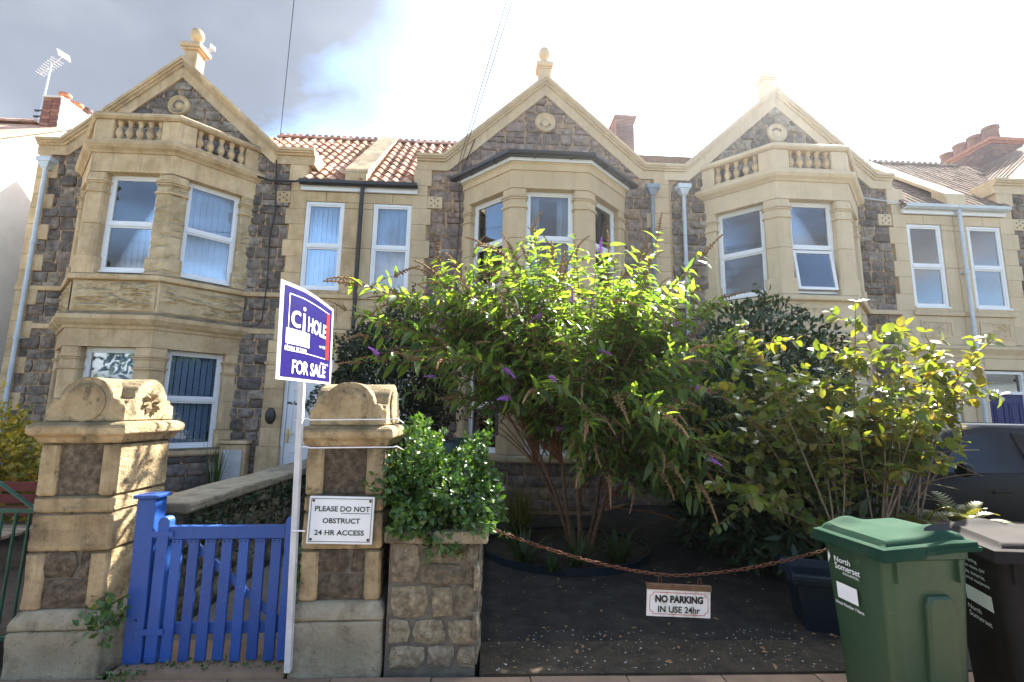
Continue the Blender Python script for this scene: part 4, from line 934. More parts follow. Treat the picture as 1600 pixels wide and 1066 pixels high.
# ------------------------------------------------------------------ gate, posts, signs
gp = thing('gate_post', 'square blue timber gate post with a flat cap beside the left pillar', 'gate post', (-2.15, 3.36, 0))
MB().box(-.058, .058, -.058, .058, 0, 1.01).build('post', blue_gate, gp, bevel=.008)
MB().box(-.075, .075, -.075, .075, 1.011, 1.035).build('post_cap', blue_gate, gp, bevel=.006)
gp.rotation_euler = (0, R(-1.5), 0)
gt = thing('garden_gate', 'bright blue picket garden gate between the two stone pillars', 'gate', (-2.075, 3.33, -.085))
GW = .865
def stile(x):
    P = [(x-.035, .12), (x+.035, .12), (x+.035, .955)] + [(x+.035*math.cos(math.pi*k/6), .955+.03*math.sin(math.pi*k/6)) for k in range(1, 6)] + [(x-.035, .955)]
    return MB().face(P, -.03, .03)
stile(.035).build('stile', blue_gate, gt, bevel=.004); stile(GW-.035).build('stile', blue_gate, gt, bevel=.004)
MB().box(.071, GW-.071, -.024, .024, .845, .925).build('top_rail', blue_gate, gt, bevel=.005)
MB().box(.071, GW-.071, .0, .026, .27, .34).build('bottom_rail', blue_gate, gt, bevel=.005)
br = MB(); L_ = Vector((.71-.0, 0, -.50)); 
br.face([(.13, .845), (.20, .845), (.80, .345), (.80, .29)], .002, .026); br.build('brace', blue_gate, gt, bevel=.003)
for k in range(7):
    x = .122+k*.1035
    MB().box(x-.032+.002*math.sin(k*2), x+.032, -.022, -.0005, .12+.006*math.sin(k*3), .843).build('picket', blue_gate, gt, bevel=.004)
    for e in (-.014, .014): MB().lathe([(.006, -.0235), (.006, -.021)], (x+e, 0, .83), n=8, axis='y').build('screw', sign_bk, gt)
for z in (.30, .88): MB().box(-.04, .10, -.034, -.0305, z-.018, z+.018).build('hinge', blue_gate, gt, bevel=.002)
gt.rotation_euler = (0, R(-.6), R(.5))

ss = thing('access_sign', 'white enamel access sign with green lettering screwed to the right pillar', 'sign', (-.915, 3.225, .905))
MB().box(-.205, .205, -.006, .006, -.145, .145).build('panel', sign_w, ss, bevel=.002)
bd = MB(); a, b = .192, .132
for x0, x1, z0, z1 in ((-a, a, b-.003, b), (-a, a, -b, -b+.003), (-a, -a+.003, -b+.003, b-.003), (a-.003, a, -b+.003, b-.003)): bd.box(x0, x1, -.0085, -.0065, z0, z1)
bd.build('border', sign_gr, ss)
X_, Z_ = (1, 0, 0), (0, 0, 1)
text('PLEASE DO NOT', 'lettering', sign_gr, ss, (-.165, -.0072, .052), X_, Z_, .345, .033, .022)
MB().box(.0, .18, -.0085, -.0065, .040, .043).build('underline', sign_gr, ss)
text('OBSTRUCT', 'lettering', sign_gr, ss, (-.112, -.0072, -.020), X_, Z_, .235, .032, .022)
text('24 HR ACCESS', 'lettering', sign_gr, ss, (-.158, -.0072, -.092), X_, Z_, .31, .032, .022)
for x in (-.178, .178):
    for z in (-.118, .118): MB().lathe([(.007, -.011), (.009, -.006)], (x, 0, z), n=10, axis='y').build('screw', rust, ss)
ss.rotation_euler = (0, R(.6), 0)

sb = thing('sale_board', 'navy estate agent board on a white timber post by the pillar', 'sale board', (-1.125, 3.17, 0))
MB().box(-.042, -.006, -.02, .02, .05, 1.93).build('post', white_paint, sb, bevel=.003)
# the board stands square to the street, slightly bowed; u runs away from the street
uA, uB = Vector((-.068, -.29, 0)), Vector((.050, .33, 0)); W_ = (uB-uA).length; ex = (uB-uA).normalized(); nrm = Vector((ex.y, -ex.x, 0)); 
z0_, H_ = 1.775, .605
def bow(u): return .008*math.sin(math.pi*u)
def droop(u): return -.055*max(0, (u-.35)/.65)**1.3
def bp(u, v, d=0.): # u, v in 0..1 on the face
    p = uA + (uB-uA)*u + nrm*(d+bow(u)); return (p.x, p.y, z0_+v*(H_+droop(u)))
def board_patch(u0, u1, v0, v1, d, nu=10, nv=2): return grid_mesh(nu, nv, lambda a, b: bp(u0+(u1-u0)*a, v0+(v1-v0)*b, d))
bm_ = board_patch(0, 1, 0, 1, .003, 16, 6); n_ = len(bm_.v); bk = board_patch(0, 1, 0, 1, -.003, 16, 6); bm_.add(bk.v, [f[::-1] for f in bk.f])
rim = [j*17 for j in range(7)]; 
def edge_idx(): 
    e = [i for i in range(17)] + [17*j+16 for j in range(1, 7)] + [17*6+i for i in range(15, -1, -1)] + [17*j for j in range(5, 0, -1)]
    return e
e_ = edge_idx(); bm_.f += [(e_[i], e_[(i+1) % len(e_)], n_+e_[(i+1) % len(e_)], n_+e_[i]) for i in range(len(e_))]
brd = bm_.build('board', sale_white, sb, smooth=40)
def print_patch(nm, m, *a, d=.0045, **k): return board_patch(*a, d, **k).build(nm, m, brd, fix=False)
print_patch('blue_field', sale_blue, .05, .965, .03, .965)
for a in ((.13, .90, .885, .895), (.13, .14, .30, .885), (.13, .90, .30, .308)): print_patch('frame_line', sale_white, *a, d=.0058)
print_patch('red_bar', sign_rd, .84, .91, .30, .89, d=.0062, nu=3)
print_patch('cover_label', sale_white, .10, .50, .37, .53, d=.0066, nu=5)
def btext(s, m, u, v, w, h, bold=.0, d=.0072):
    o = text(s, 'lettering', m, brd, (0, 0, 0), X_, Z_, 1, 1, bold, 0)
    for vt in o.data.vertices:
        vt.co = bp(u+w*vt.co.x, v+h*vt.co.z, d)
    return o
btext('cj', sale_white, .17, .47, .24, .33, .004); btext('HOLE', sale_white, .46, .55, .37, .17, .025)
btext('AT', sign_bk, .30, .40, .10, .06); btext('01934 313100', sale_white, .09, .295, .36, .055, .02)
btext('est 1867', sale_white, .70, .42, .13, .035); btext('cjhole.co.uk', sale_white, .73, .215, .18, .04)
btext('FOR SALE', sale_white, .22, .07, .63, .145, .025)
for z, w_ in ((1.53, .30), (1.355, .29)):
    P = [(-.055, .0, z), (.03, -.02, z+.01), (.05, -.012, z), (.57, -.04, z-.003), (.60, -.03, z), (.615, .1, z-.03)]
    MB().tube(P, .004, 5).build('cable_tie', white_upvc, sb)
MB().tube([(-.03, -.028, .86), (.05, -.028, .855)], .005, 5).build('cable_tie', white_upvc, sb)
sb.rotation_euler = (0, R(-1.9), 0)

# ------------------------------------------------------------------ low garden wall and its coping
gw = thing('garden_wall', 'low rubble garden wall with coping right of the access sign pillar', 'garden wall', (-.63, 3.22, 0))
MB().box(.03, .59, .03, .52, -.1, .77).build('core', mortar_d, gw)
rw = random.Random(21)
for p in rubble(.045, .60, .02, .765, (.13, .22), (.14, .30), [(.045, .0), (.605, 0), (.605, .766), (.045, .766)], None, rw, .03):
    stone(p, rw.uniform(.012, .026), .016, .008, rw).build('stone', wallstone, gw, loc=(0, .03, 0), smooth=45)
for p in rubble(.04, .52, .02, .765, (.13, .22), (.16, .30), None, None, rw, .02):
    o = stone(p, rw.uniform(.012, .024), .014, .008, rw).build('stone', wallstone, gw, smooth=45); o.data.transform(Matrix.Rotation(math.pi/2, 4, 'Z')); o.data.transform(Matrix.Translation((.59, 0, 0)))
for x0, x1 in ((.0, .30), (.304, .655)): MB().box(x0, x1, -.045, .54, .772, .85).build('coping_stone', plinth_st if x0 else wallstone, gw, bevel=.018)
dw = thing('boundary_wall', 'long mossy wall with stone coping running back beside the garden path', 'garden wall', (-2.42, 3.85, 0))
MB().box(-.12, .12, 0, 4.9, -.1, .80).build('core', mortar_d, dw)
for p in rubble(.0, 4.9, .0, .80, (.13, .22), (.2, .42), None, None, rw, .025):
    o = stone(p, rw.uniform(.02, .04), .015, .006, rw).build('stone', wallstone, dw, smooth=45); o.data.transform(Matrix.Rotation(math.pi/2, 4, 'Z')); o.data.transform(Matrix.Translation((.12, 0, 0)))
for k in range(7): MB().box(-.20, .20, k*.7+.002, k*.7+.698, .802, .885+.006*math.sin(k*2.3)).build('coping_stone', plinth_st, dw, bevel=.02)

# ------------------------------------------------------------------ chain and hanging sign
chain = thing('rusty_chain', 'rusty chain slung across the driveway entrance from the low wall', 'chain', (0, 3.32, 0))
def cat(x):  # hanging curve
    a = (.02, .845); c = (1.28, .545); b = (2.5, .76)
    if x < c[0]: t = (c[0]-x)/(c[0]-a[0]); return c[1]+(a[1]-c[1])*t**1.55
    t = (x-c[0])/(b[0]-c[0]); return c[1]+(b[1]-c[1])*t**1.7
def link_mesh():
    mb = MB(); P = []; L_, w_ = .022, .009
    for k in range(13):
        a = 2*math.pi*k/12; x = w_*math.cos(a); P.append((x if True else 0, 0, (L_-w_)*(1 if math.sin(a) >= 0 else -1)*min(1, abs(math.sin(a))*3)+w_*math.sin(a)))
    vs = []; n = 6; 
    for k in range(12):
        c = Vector(P[k]); d = (Vector(P[(k+1) % 12])-Vector(P[k-1])).normalized(); s_ = Vector((0, 1, 0)); u_ = d.cross(s_)
        for q in range(n): t = 2*math.pi*q/n; vs.append(c+s_*.0031*math.cos(t)+u_*.0031*math.sin(t))
    fs = [(k*n+q, k*n+(q+1) % n, ((k+1) % 12)*n+(q+1) % n, ((k+1) % 12)*n+q) for k in range(12) for q in range(n)]
    return mb.add(vs, fs).mesh('chain_link', smooth=60)
lm = link_mesh(); x = .02; k = 0
while x < 2.45:
    z = cat(x); dx = .01; sl_ = (cat(x+dx)-cat(x-dx))/(2*dx); ang = math.atan(sl_); st = .0335
    o = link('chain_link', lm, rust, chain, (x, 0, z)); o.rotation_mode = 'QUATERNION'
    d = Vector((math.cos(ang), 0, math.sin(ang))); q = d.to_track_quat('Z', 'Y'); o.rotation_quaternion = q @ Matrix.Rotation(R(45 if k % 2 else -45)+.2*math.sin(k*1.7), 4, 'Z').to_quaternion()
    x += st*math.cos(ang); k += 1
ns = thing('parking_sign', 'white no parking sign with red border hanging from the rusty chain', 'sign', (1.285, 3.30, .378))
MB().box(-.215, .215, -.007, .007, -.082, .082).build('panel', sign_grime, ns, bevel=.002)
MB().box(-.22, .22, -.016, .012, .083, .118).build('batten', bark, ns, bevel=.004)
rb_ = MB(); a, b, c = .197, .066, .022
pts = [(-a+c, b), (a-c, b), (a-c, b-c*.5), (a, b-c), (a, -b+c), (a-c, -b+c*.5), (a-c, -b), (-a+c, -b), (-a+c, -b+c*.5), (-a, -b+c), (-a, b-c), (-a+c, b-c*.5)]
for i in range(12):
    (x0, z0), (x1, z1) = pts[i], pts[(i+1) % 12]; d = Vector((x1-x0, 0, z1-z0)).normalized(); q = Vector((-d.z, 0, d.x))*.0018
    rb_.add([(x0-q.x, -.0085, z0-q.z), (x1-q.x, -.0085, z1-q.z), (x1+q.x, -.0085, z1+q.z), (x0+q.x, -.0085, z0+q.z)], [(0, 1, 2, 3)])
rb_.build('border', sign_rd, ns, fix=False)
text('NO PARKING', 'lettering', sign_bk, ns, (-.162, -.0085, .004), X_, Z_, .325, .046, .05)
text('IN USE 24hr', 'lettering', sign_bk, ns, (-.142, -.0085, -.056), X_, Z_, .285, .04, .024)
for x_ in (-.13, .14):
    P = [(x_+.012*math.cos(2*math.pi*k/10), 0, .135+.028*math.sin(2*math.pi*k/10)) for k in range(11)]; MB().tube(P, .003, 5).build('hook', rust, ns)
ns.rotation_euler = (0, R(3.2), R(2))

# ------------------------------------------------------------------ bins and crate
def wheelie(name, label, loc, rz, wx, wy, H, body, lid, printing):
    t = thing(name, label, 'wheelie bin', loc, rz, 'wheelie bins at the driveway entrance')
    def ring(x0, x1, y0, y1, r, z, n=4):
        P = []
        for cx, cy, a0 in ((x1-r, y0+r, -90), (x1-r, y1-r, 0), (x0+r, y1-r, 90), (x0+r, y0+r, 180)):
            for k in range(n+1): a = R(a0+90*k/n); P.append((cx+r*math.cos(a), cy+r*math.sin(a), z))
        return P
    prof = [(.0, .075, .05), (.04, .06, .05), (.40, .04, .05), (H*.80, .012, .045), (H*.865, .008, .045), (H*.875, -.008, .05), (H*.91, -.008, .05), (H*.912, .01, .05)]
    rings = [ring(e*1.0, wx-e*.55, e*.8, wy-e*.5, rr, z) for z, e, rr in prof]; n = len(rings[0]); vs = [p for r_ in rings for p in r_]
    fs = [(i*n+k, i*n+(k+1) % n, (i+1)*n+(k+1) % n, (i+1)*n+k) for i in range(len(rings)-1) for k in range(n)] + [tuple(range(n-1, -1, -1)), tuple(range((len(rings)-1)*n, len(rings)*n))]
    MB().add(vs, fs).build('body', body, t, smooth=35)
    # raised panel moulded into the long side
    ex_ = lambda z: .008+max(0, (H*.80-z))*.052
    P = [(wx*.42, .0), (wx*.42, H*.66), (wx*.45, H*.70), (wx*.70, H*.70), (wx*.74, H*.66), (wx*.79, .0)]
    P = [(x, max(z, .05)) for x, z in P]
    mb = MB(); mb.add([(x, ex_(z)*.8+.004-.016, z) for x, z in P]+[(x+(.01 if x < wx*.5 else -.01), ex_(z)*.8-.026, z-(.012 if z > .2 else 0)) for x, z in P]+[(x, ex_(z)*.8+.03, z) for x, z in P],
        [(i, (i+1) % 6, 6+(i+1) % 6, 6+i) for i in range(6)]+[(6, 7, 8, 9, 10, 11)]+[(12+i, 12+(i+1) % 6, (i+1) % 6, i) for i in range(6)])
    mb.build('side_panel', body, t, bevel=.004)
    for x in (.055, wx-.09): MB().box(x, x+.012, -.012, .03, H*.76, H*.87).build('rib', body, t, bevel=.003)
    # lid: domed sheet with two humps over the hand grips and a turned down rim
    e = .022; top0 = H*.925
    def lidz(a, b):
        d = min(a, 1-a, b, 1-b); q_ = min(1, max(0, (d-.045)/.045)); z = top0 + .006*min(1, d/.03) + .026*q_*q_*(3-2*q_)
        hump = lambda ca, cb, ra, rb_: math.exp(-((a-ca)/ra)**2-((b-cb)/rb_)**2)
        z += .040*hump(.70, .20, .15, .13)+.036*hump(.30, .86, .16, .12)+.012*math.sin(math.pi*a)*math.sin(math.pi*b)
        z += .035*a*(1 if True else 0)
        return z
    nx, ny = 44, 40
    lm_ = grid_mesh(nx, ny, lambda a, b: (-e+(wx+2*e)*a, -e+(wy+2*e)*b, lidz(a, b))); base = len(lm_.v)
    bi = [i for i in range(nx+1)] + [(nx+1)*j+nx for j in range(1, ny+1)] + [(nx+1)*ny+i for i in range(nx-1, -1, -1)] + [(nx+1)*j for j in range(ny-1, 0, -1)]
    low = [(lm_.v[i][0], lm_.v[i][1], lm_.v[i][2]-.042-.016*(lm_.v[i][0] < wx*.45)) for i in bi]; out = [(x+(.012 if x > wx/2 else -.012), y+(.012 if y > wy/2 else -.012), z) for x, y, z in low]
    mid = [(lm_.v[i][0], lm_.v[i][1], lm_.v[i][2]-.02) for i in bi]
    m_ = len(bi); lm_.v += mid + [(x, y, z+.018) for x, y, z in out] + out + low
    for a in range(4):
        for k in range(m_):
            A = (lambda q: bi[q]) if a == 0 else (lambda q, a=a: base+(a-1)*m_+q); Bq = lambda q, a=a: base+a*m_+q
            lm_.f.append((A(k), A((k+1) % m_), Bq((k+1) % m_), Bq(k)))
    ld = lm_.build('lid', lid, t, smooth=35)
    gx, gy = -e+(wx+2*e)*.70, -e+(wy+2*e)*.105
    P = [(gx+.088*math.cos(math.pi*k/10), gy+.012*math.sin(math.pi*k/10), lidz(.70, .085)+.004+.030*math.sin(math.pi*k/10)) for k in range(11)]
    MB().add(P+[(x_, y_+.02, z_-.004) for x_, y_, z_ in P], [tuple(range(11))]).build('grip_shade', sign_bk, ld, fix=False)  # black patch painted for the shade inside the grip recess
    for y in (.06, wy-.13):  # hinge knuckles and wheels
        MB().lathe([(.02, 0), (.02, .07)], (wx+.02, y, H*.92), n=10, axis='y').build('hinge', body, t, smooth=40)
    MB().lathe([(.014, 0), (.014, wy-.2)], (wx+.03, .1, H*.90), n=8, axis='y').build('handle_bar', body, t, smooth=40)
    for y in (-.01, wy-.04):
        wh = MB().lathe([(.04, 0), (.1, .005), (.1, .045), (.04, .05)], (wx-.05, y, .1), n=18, axis='y').build('wheel', tyre_m, t, smooth=40)
    # print on the end that faces the drive; wording runs along -y when seen from -x
    ey = (0, -1, 0); xz = lambda z: -.002+.0*z + ex_(z)*1.0-.012
    for kind, s_, y, z, w_, h_ in printing:
        if kind == 'box':
            MB().add([(xz(z), y, z), (xz(z), y-w_, z), (xz(z+h_), y-w_, z+h_), (xz(z+h_), y, z+h_)], [(0, 1, 2, 3)]).build('blank_panel', sign_w, t, fix=False)
        elif kind == 'leaf':
            for k in range(3):
                P = [(0, 0), (.35, .5+.12*k), (.2+.15*k, 1.), (.0, .55)]
                MB().add([(xz(z+q*h_)-.0005*k, y-w_*(p*(.6+.25*k)), z+q*h_*(1-.15*k)) for p, q in P], [(0, 1, 2, 3)]).build('emblem', sign_w, t, fix=False)
        else:
            o = text(s_, 'lettering', sign_w, t, (0, 0, 0), X_, Z_, 1, 1, .01, 0)
            for v in o.data.vertices: zz = z+h_*v.co.z; v.co = (xz(zz), y-w_*v.co.x, zz)
    return t
wheelie('wheelie_bin', 'green wheelie bin with green lid and white council print', (2.03, 2.46, 0), R(4), .50, .44, 1.02, bin_green, lid_green,
    [('leaf', '', .375, .775, .045, .07), ('t', 'North', .33, .795, .11, .03), ('t', 'Somerset', .33, .757, .17, .034), ('t', 'COUNCIL', .28, .737, .11, .012), ('box', '', .335, .60, .14, .085), ('t', 'House Number / Name', .355, .565, .19, .018)])
wheelie('wheelie_bin', 'black wheelie bin with grey sheen lid at the far right', (2.70, 2.52, 0), R(-20), .62, .55, 1.0, bin_black, bin_black,
    [('t', 'No recycling,', .36, .80, .18, .022), ('t', 'garden waste, DIY', .36, .765, .24, .022), ('t', 'rubble, batteries,', .36, .73, .23, .022), ('t', 'electrical equipment', .36, .695, .26, .022), ('box', '', .34, .58, .24, .08), ('t', 'North', .34, .53, .12, .025), ('t', 'Somerset', .34, .49, .2, .028)])
cr_ = thing('recycling_crate', 'dark navy recycling crate on the tarmac behind the green bin', 'crate', (2.36, 3.74, 0), R(-20)); cr_.scale = (1.25, 1.25, 1.2)
def cring(e, z): return [(e, e*.8, z), (.58-e, e*.8, z), (.58-e, .40-e*.8, z), (e, .40-e*.8, z)]
rs = [cring(.06, 0), cring(.01, .29), cring(-.015, .292), cring(-.015, .35), cring(.01, .352), cring(.03, .30), cring(.07, .03)]
MB().add([p for r_ in rs for p in r_], [(4*i+k, 4*i+(k+1) % 4, 4*i+4+(k+1) % 4, 4*i+4+k) for i in range(6) for k in range(4)] + [(3, 2, 1, 0), (24, 25, 26, 27)]).build('tub', crate_m, cr_, bevel=.008)
for y in (.1, .3):
    MB().box(-.03, -.015, y-.06, y+.06, .30, .345).build('handle', crate_m, cr_, bevel=.004)
MB().box(-.02, .60, -.02, .03, .31, .352).build('rim', crate_m, cr_, bevel=.008)

# ------------------------------------------------------------------ planting
def leaf_tpl(kind):
    """leaf of unit length along x, its face towards +z"""
    if kind == 'lance': st = [(0, .02, 0), (.18, .105, .02), (.42, .15, .03), (.70, .10, .0), (1, .004, -.09)]
    elif kind == 'oval': st = [(0, .03, 0), (.15, .24, .02), (.42, .34, .03), (.72, .27, .0), (1, .01, -.07)]
    elif kind == 'small': st = [(0, .05, 0), (.45, .30, .03), (1, .02, -.05)]
    elif kind == 'lau': st = [(0, .03, 0), (.3, .19, .03), (.65, .19, .02), (1, .02, -.07)]
    else: st = [(0, .03, 0), (.35, .035, .06), (.7, .026, .03), (1, .003, -.12)]
    v = []; f = []
    for x, w, z in st: v += [(x, -w, z+w*.28), (x, 0, z), (x, w, z+w*.28)]
    for i in range(len(st)-1): f += [(3*i, 3*i+3, 3*i+4, 3*i+1), (3*i+1, 3*i+4, 3*i+5, 3*i+2)]
    return np.array(v), np.array(f)
TPL = {k: leaf_tpl(k) for k in ('lance', 'oval', 'small', 'lau', 'blade')}
LEAFME = {}
def norm(a): return a/np.maximum(np.linalg.norm(a, axis=-1, keepdims=True), 1e-9)
def basis(D, Nn):
    X = norm(D); Y = norm(np.cross(Nn, X)); Z = np.cross(X, Y); return X, Y, Z
def leaves(root, kind, P, D, Nn, L, m, singles=300, name='leaf', stuff='foliage', seed=0):
    """P in world space. The leaves that show largest are objects, the rest one mesh"""
    r = np.random.default_rng(seed); P, D, Nn, L = map(np.asarray, (P, D, Nn, L)); n = len(P)
    rp = np.array(root.location)
    if kind not in LEAFME:
        v, f = TPL[kind]; me = bpy.data.meshes.new(kind+'_leaf'); me.from_pydata(v.tolist(), [], f.tolist()); me.polygons.foreach_set('use_smooth', [True]*len(f)); LEAFME[kind] = {}
        LEAFME[kind]['src'] = me
    X, Y, Z = basis(D, Nn)
    order = np.argsort(-L/np.linalg.norm(P-np.array(EYE), axis=1)*(1+.6*r.random(n))); pick = order[:singles]; rest = order[singles:]
    if singles:
        key = m.name
        if key not in LEAFME[kind]: me = LEAFME[kind]['src'].copy(); me.materials.append(m); LEAFME[kind][key] = me
        me = LEAFME[kind][key]
        for i in pick:
            o = bpy.data.objects.new(name, me); COL.objects.link(o); o.parent = root
            M = Matrix((X[i]*L[i], Y[i]*L[i], Z[i]*L[i])).transposed().to_4x4(); M.translation = Vector(P[i]-rp); o.matrix_local = M
    if len(rest):
        v, f = TPL[kind]; k = len(v)
        V = (P[rest]-rp)[:, None, :] + L[rest][:, None, None]*(v[None, :, 0:1]*X[rest][:, None, :]+v[None, :, 1:2]*Y[rest][:, None, :]+v[None, :, 2:3]*Z[rest][:, None, :])
        F = (f[None]+(np.arange(len(rest))*k)[:, None, None]).reshape(-1, 4)
        me = bpy.data.meshes.new(stuff); me.vertices.add(V.shape[0]*k); me.vertices.foreach_set('co', V.reshape(-1))
        me.loops.add(F.size); me.loops.foreach_set('vertex_index', F.reshape(-1)); me.polygons.add(len(F)); me.polygons.foreach_set('loop_start', np.arange(len(F))*4); me.polygons.foreach_set('loop_total', np.full(len(F), 4))
        me.polygons.foreach_set('use_smooth', np.ones(len(F), bool)); me.update(calc_edges=True)
        o = link(stuff, me, m, root); o['kind'] = 'stuff'
def shoot(p, d, L, n=10, grav=.25, wob=.12, r=rng):
    pts = [np.array(p, float)]; d = norm(np.array(d, float))
    for k in range(n):
        d = norm(d + np.array([r.normal()*wob, r.normal()*wob, -grav*(k/n)+r.normal()*wob*.5])*.5*(10/n)*.6); pts.append(pts[-1]+d*L/n)
    return pts
def stems_mesh(name, lines, m, root, r0=.008, r1=.003, kind='stuff'):
    mb = MB(); rp = np.array(root.location)
    for l in lines:
        rr = l[1] if isinstance(l, tuple) else (r0, r1); q = l[0] if isinstance(l, tuple) else l
        mb.tube([Vector(p-rp) for p in q], rr[0], 5, rr[1])
    o = mb.build(name, m, root, smooth=80, fix=False)
    if kind: o['kind'] = kind
    return o
def shell_points(c, rad, n, r, thick=.35, lump=.18, zmin=None):
    """points in the outer skin of a lumpy ellipsoid, with outward directions"""
    c, rad = np.array(c), np.array(rad); u = norm(r.normal(size=(n, 3)))
    ph = r.uniform(0, 6.28, (6,)); k = 1+lump*(np.sin(3.1*u[:, 0]*2+ph[0])*np.sin(2.7*u[:, 2]*2+ph[1])+.6*np.sin(7*u[:, 0]+ph[2]+3*u[:, 1])*np.sin(8*u[:, 2]+ph[3]))
    t = (1-thick*r.random(n)**1.6)*k
    P = c+u*rad*t[:, None]
    if zmin is not None: keep = P[:, 2] > zmin; P, u = P[keep], u[keep]
    return P, norm(u/rad)
def shrub(name, label, cat, c, rad, n, leaf, kind, L, m, stem_m, singles=0, seed=1, lump=.18, thick=.4, zmin=.05, up_=.35, stems=14, base=None, spr=None):
    r = np.random.default_rng(seed); base = base or (c[0], c[1], zmin)
    t = thing(name, label, cat, base)
    P, u = shell_points(c, rad, n, r, thick, lump, zmin)
    D = norm(u*.8+r.normal(size=P.shape)*.7+np.array([0, 0, up_*.5])); Nn = norm(u+np.array([0, 0, up_])+r.normal(size=P.shape)*.45)
    ll = r.uniform(L[0], L[1], len(P))
    lines = []
    for k in range(stems):
        q = P[r.integers(len(P))]; a = np.array(base)+r.normal(size=3)*np.array([.08, .08, 0]); mid = (a+q)/2+r.normal(size=3)*.08; mid[2] += .1
        lines.append(([a*(1-x)**2+2*mid*x*(1-x)+q*x*x for x in np.linspace(0, 1, 8)], (.014, .004)))
    if spr:  # sprigs that break the outline
        for k in range(spr):
            i = r.integers(len(u)); s_ = shoot(P[i], u[i]+np.array([0, 0, .5]), r.uniform(.12, .3)*np.mean(rad), 6, .2, .25, r); lines.append((s_, (.004, .0015)))
            for q in s_[1:]:
                for e in range(2):
                    P = np.vstack([P, q]); D = np.vstack([D, norm(r.normal(size=3)+np.array([0, 0, .4]))]); Nn = np.vstack([Nn, norm(r.normal(size=3)+np.array([0, -.3, 1.]))]); ll = np.append(ll, r.uniform(*L)*.9)
    leaves(t, kind, P, D, Nn, ll, m, singles, seed=seed)
    stems_mesh('branches', lines, stem_m, t)
    return t, P, u

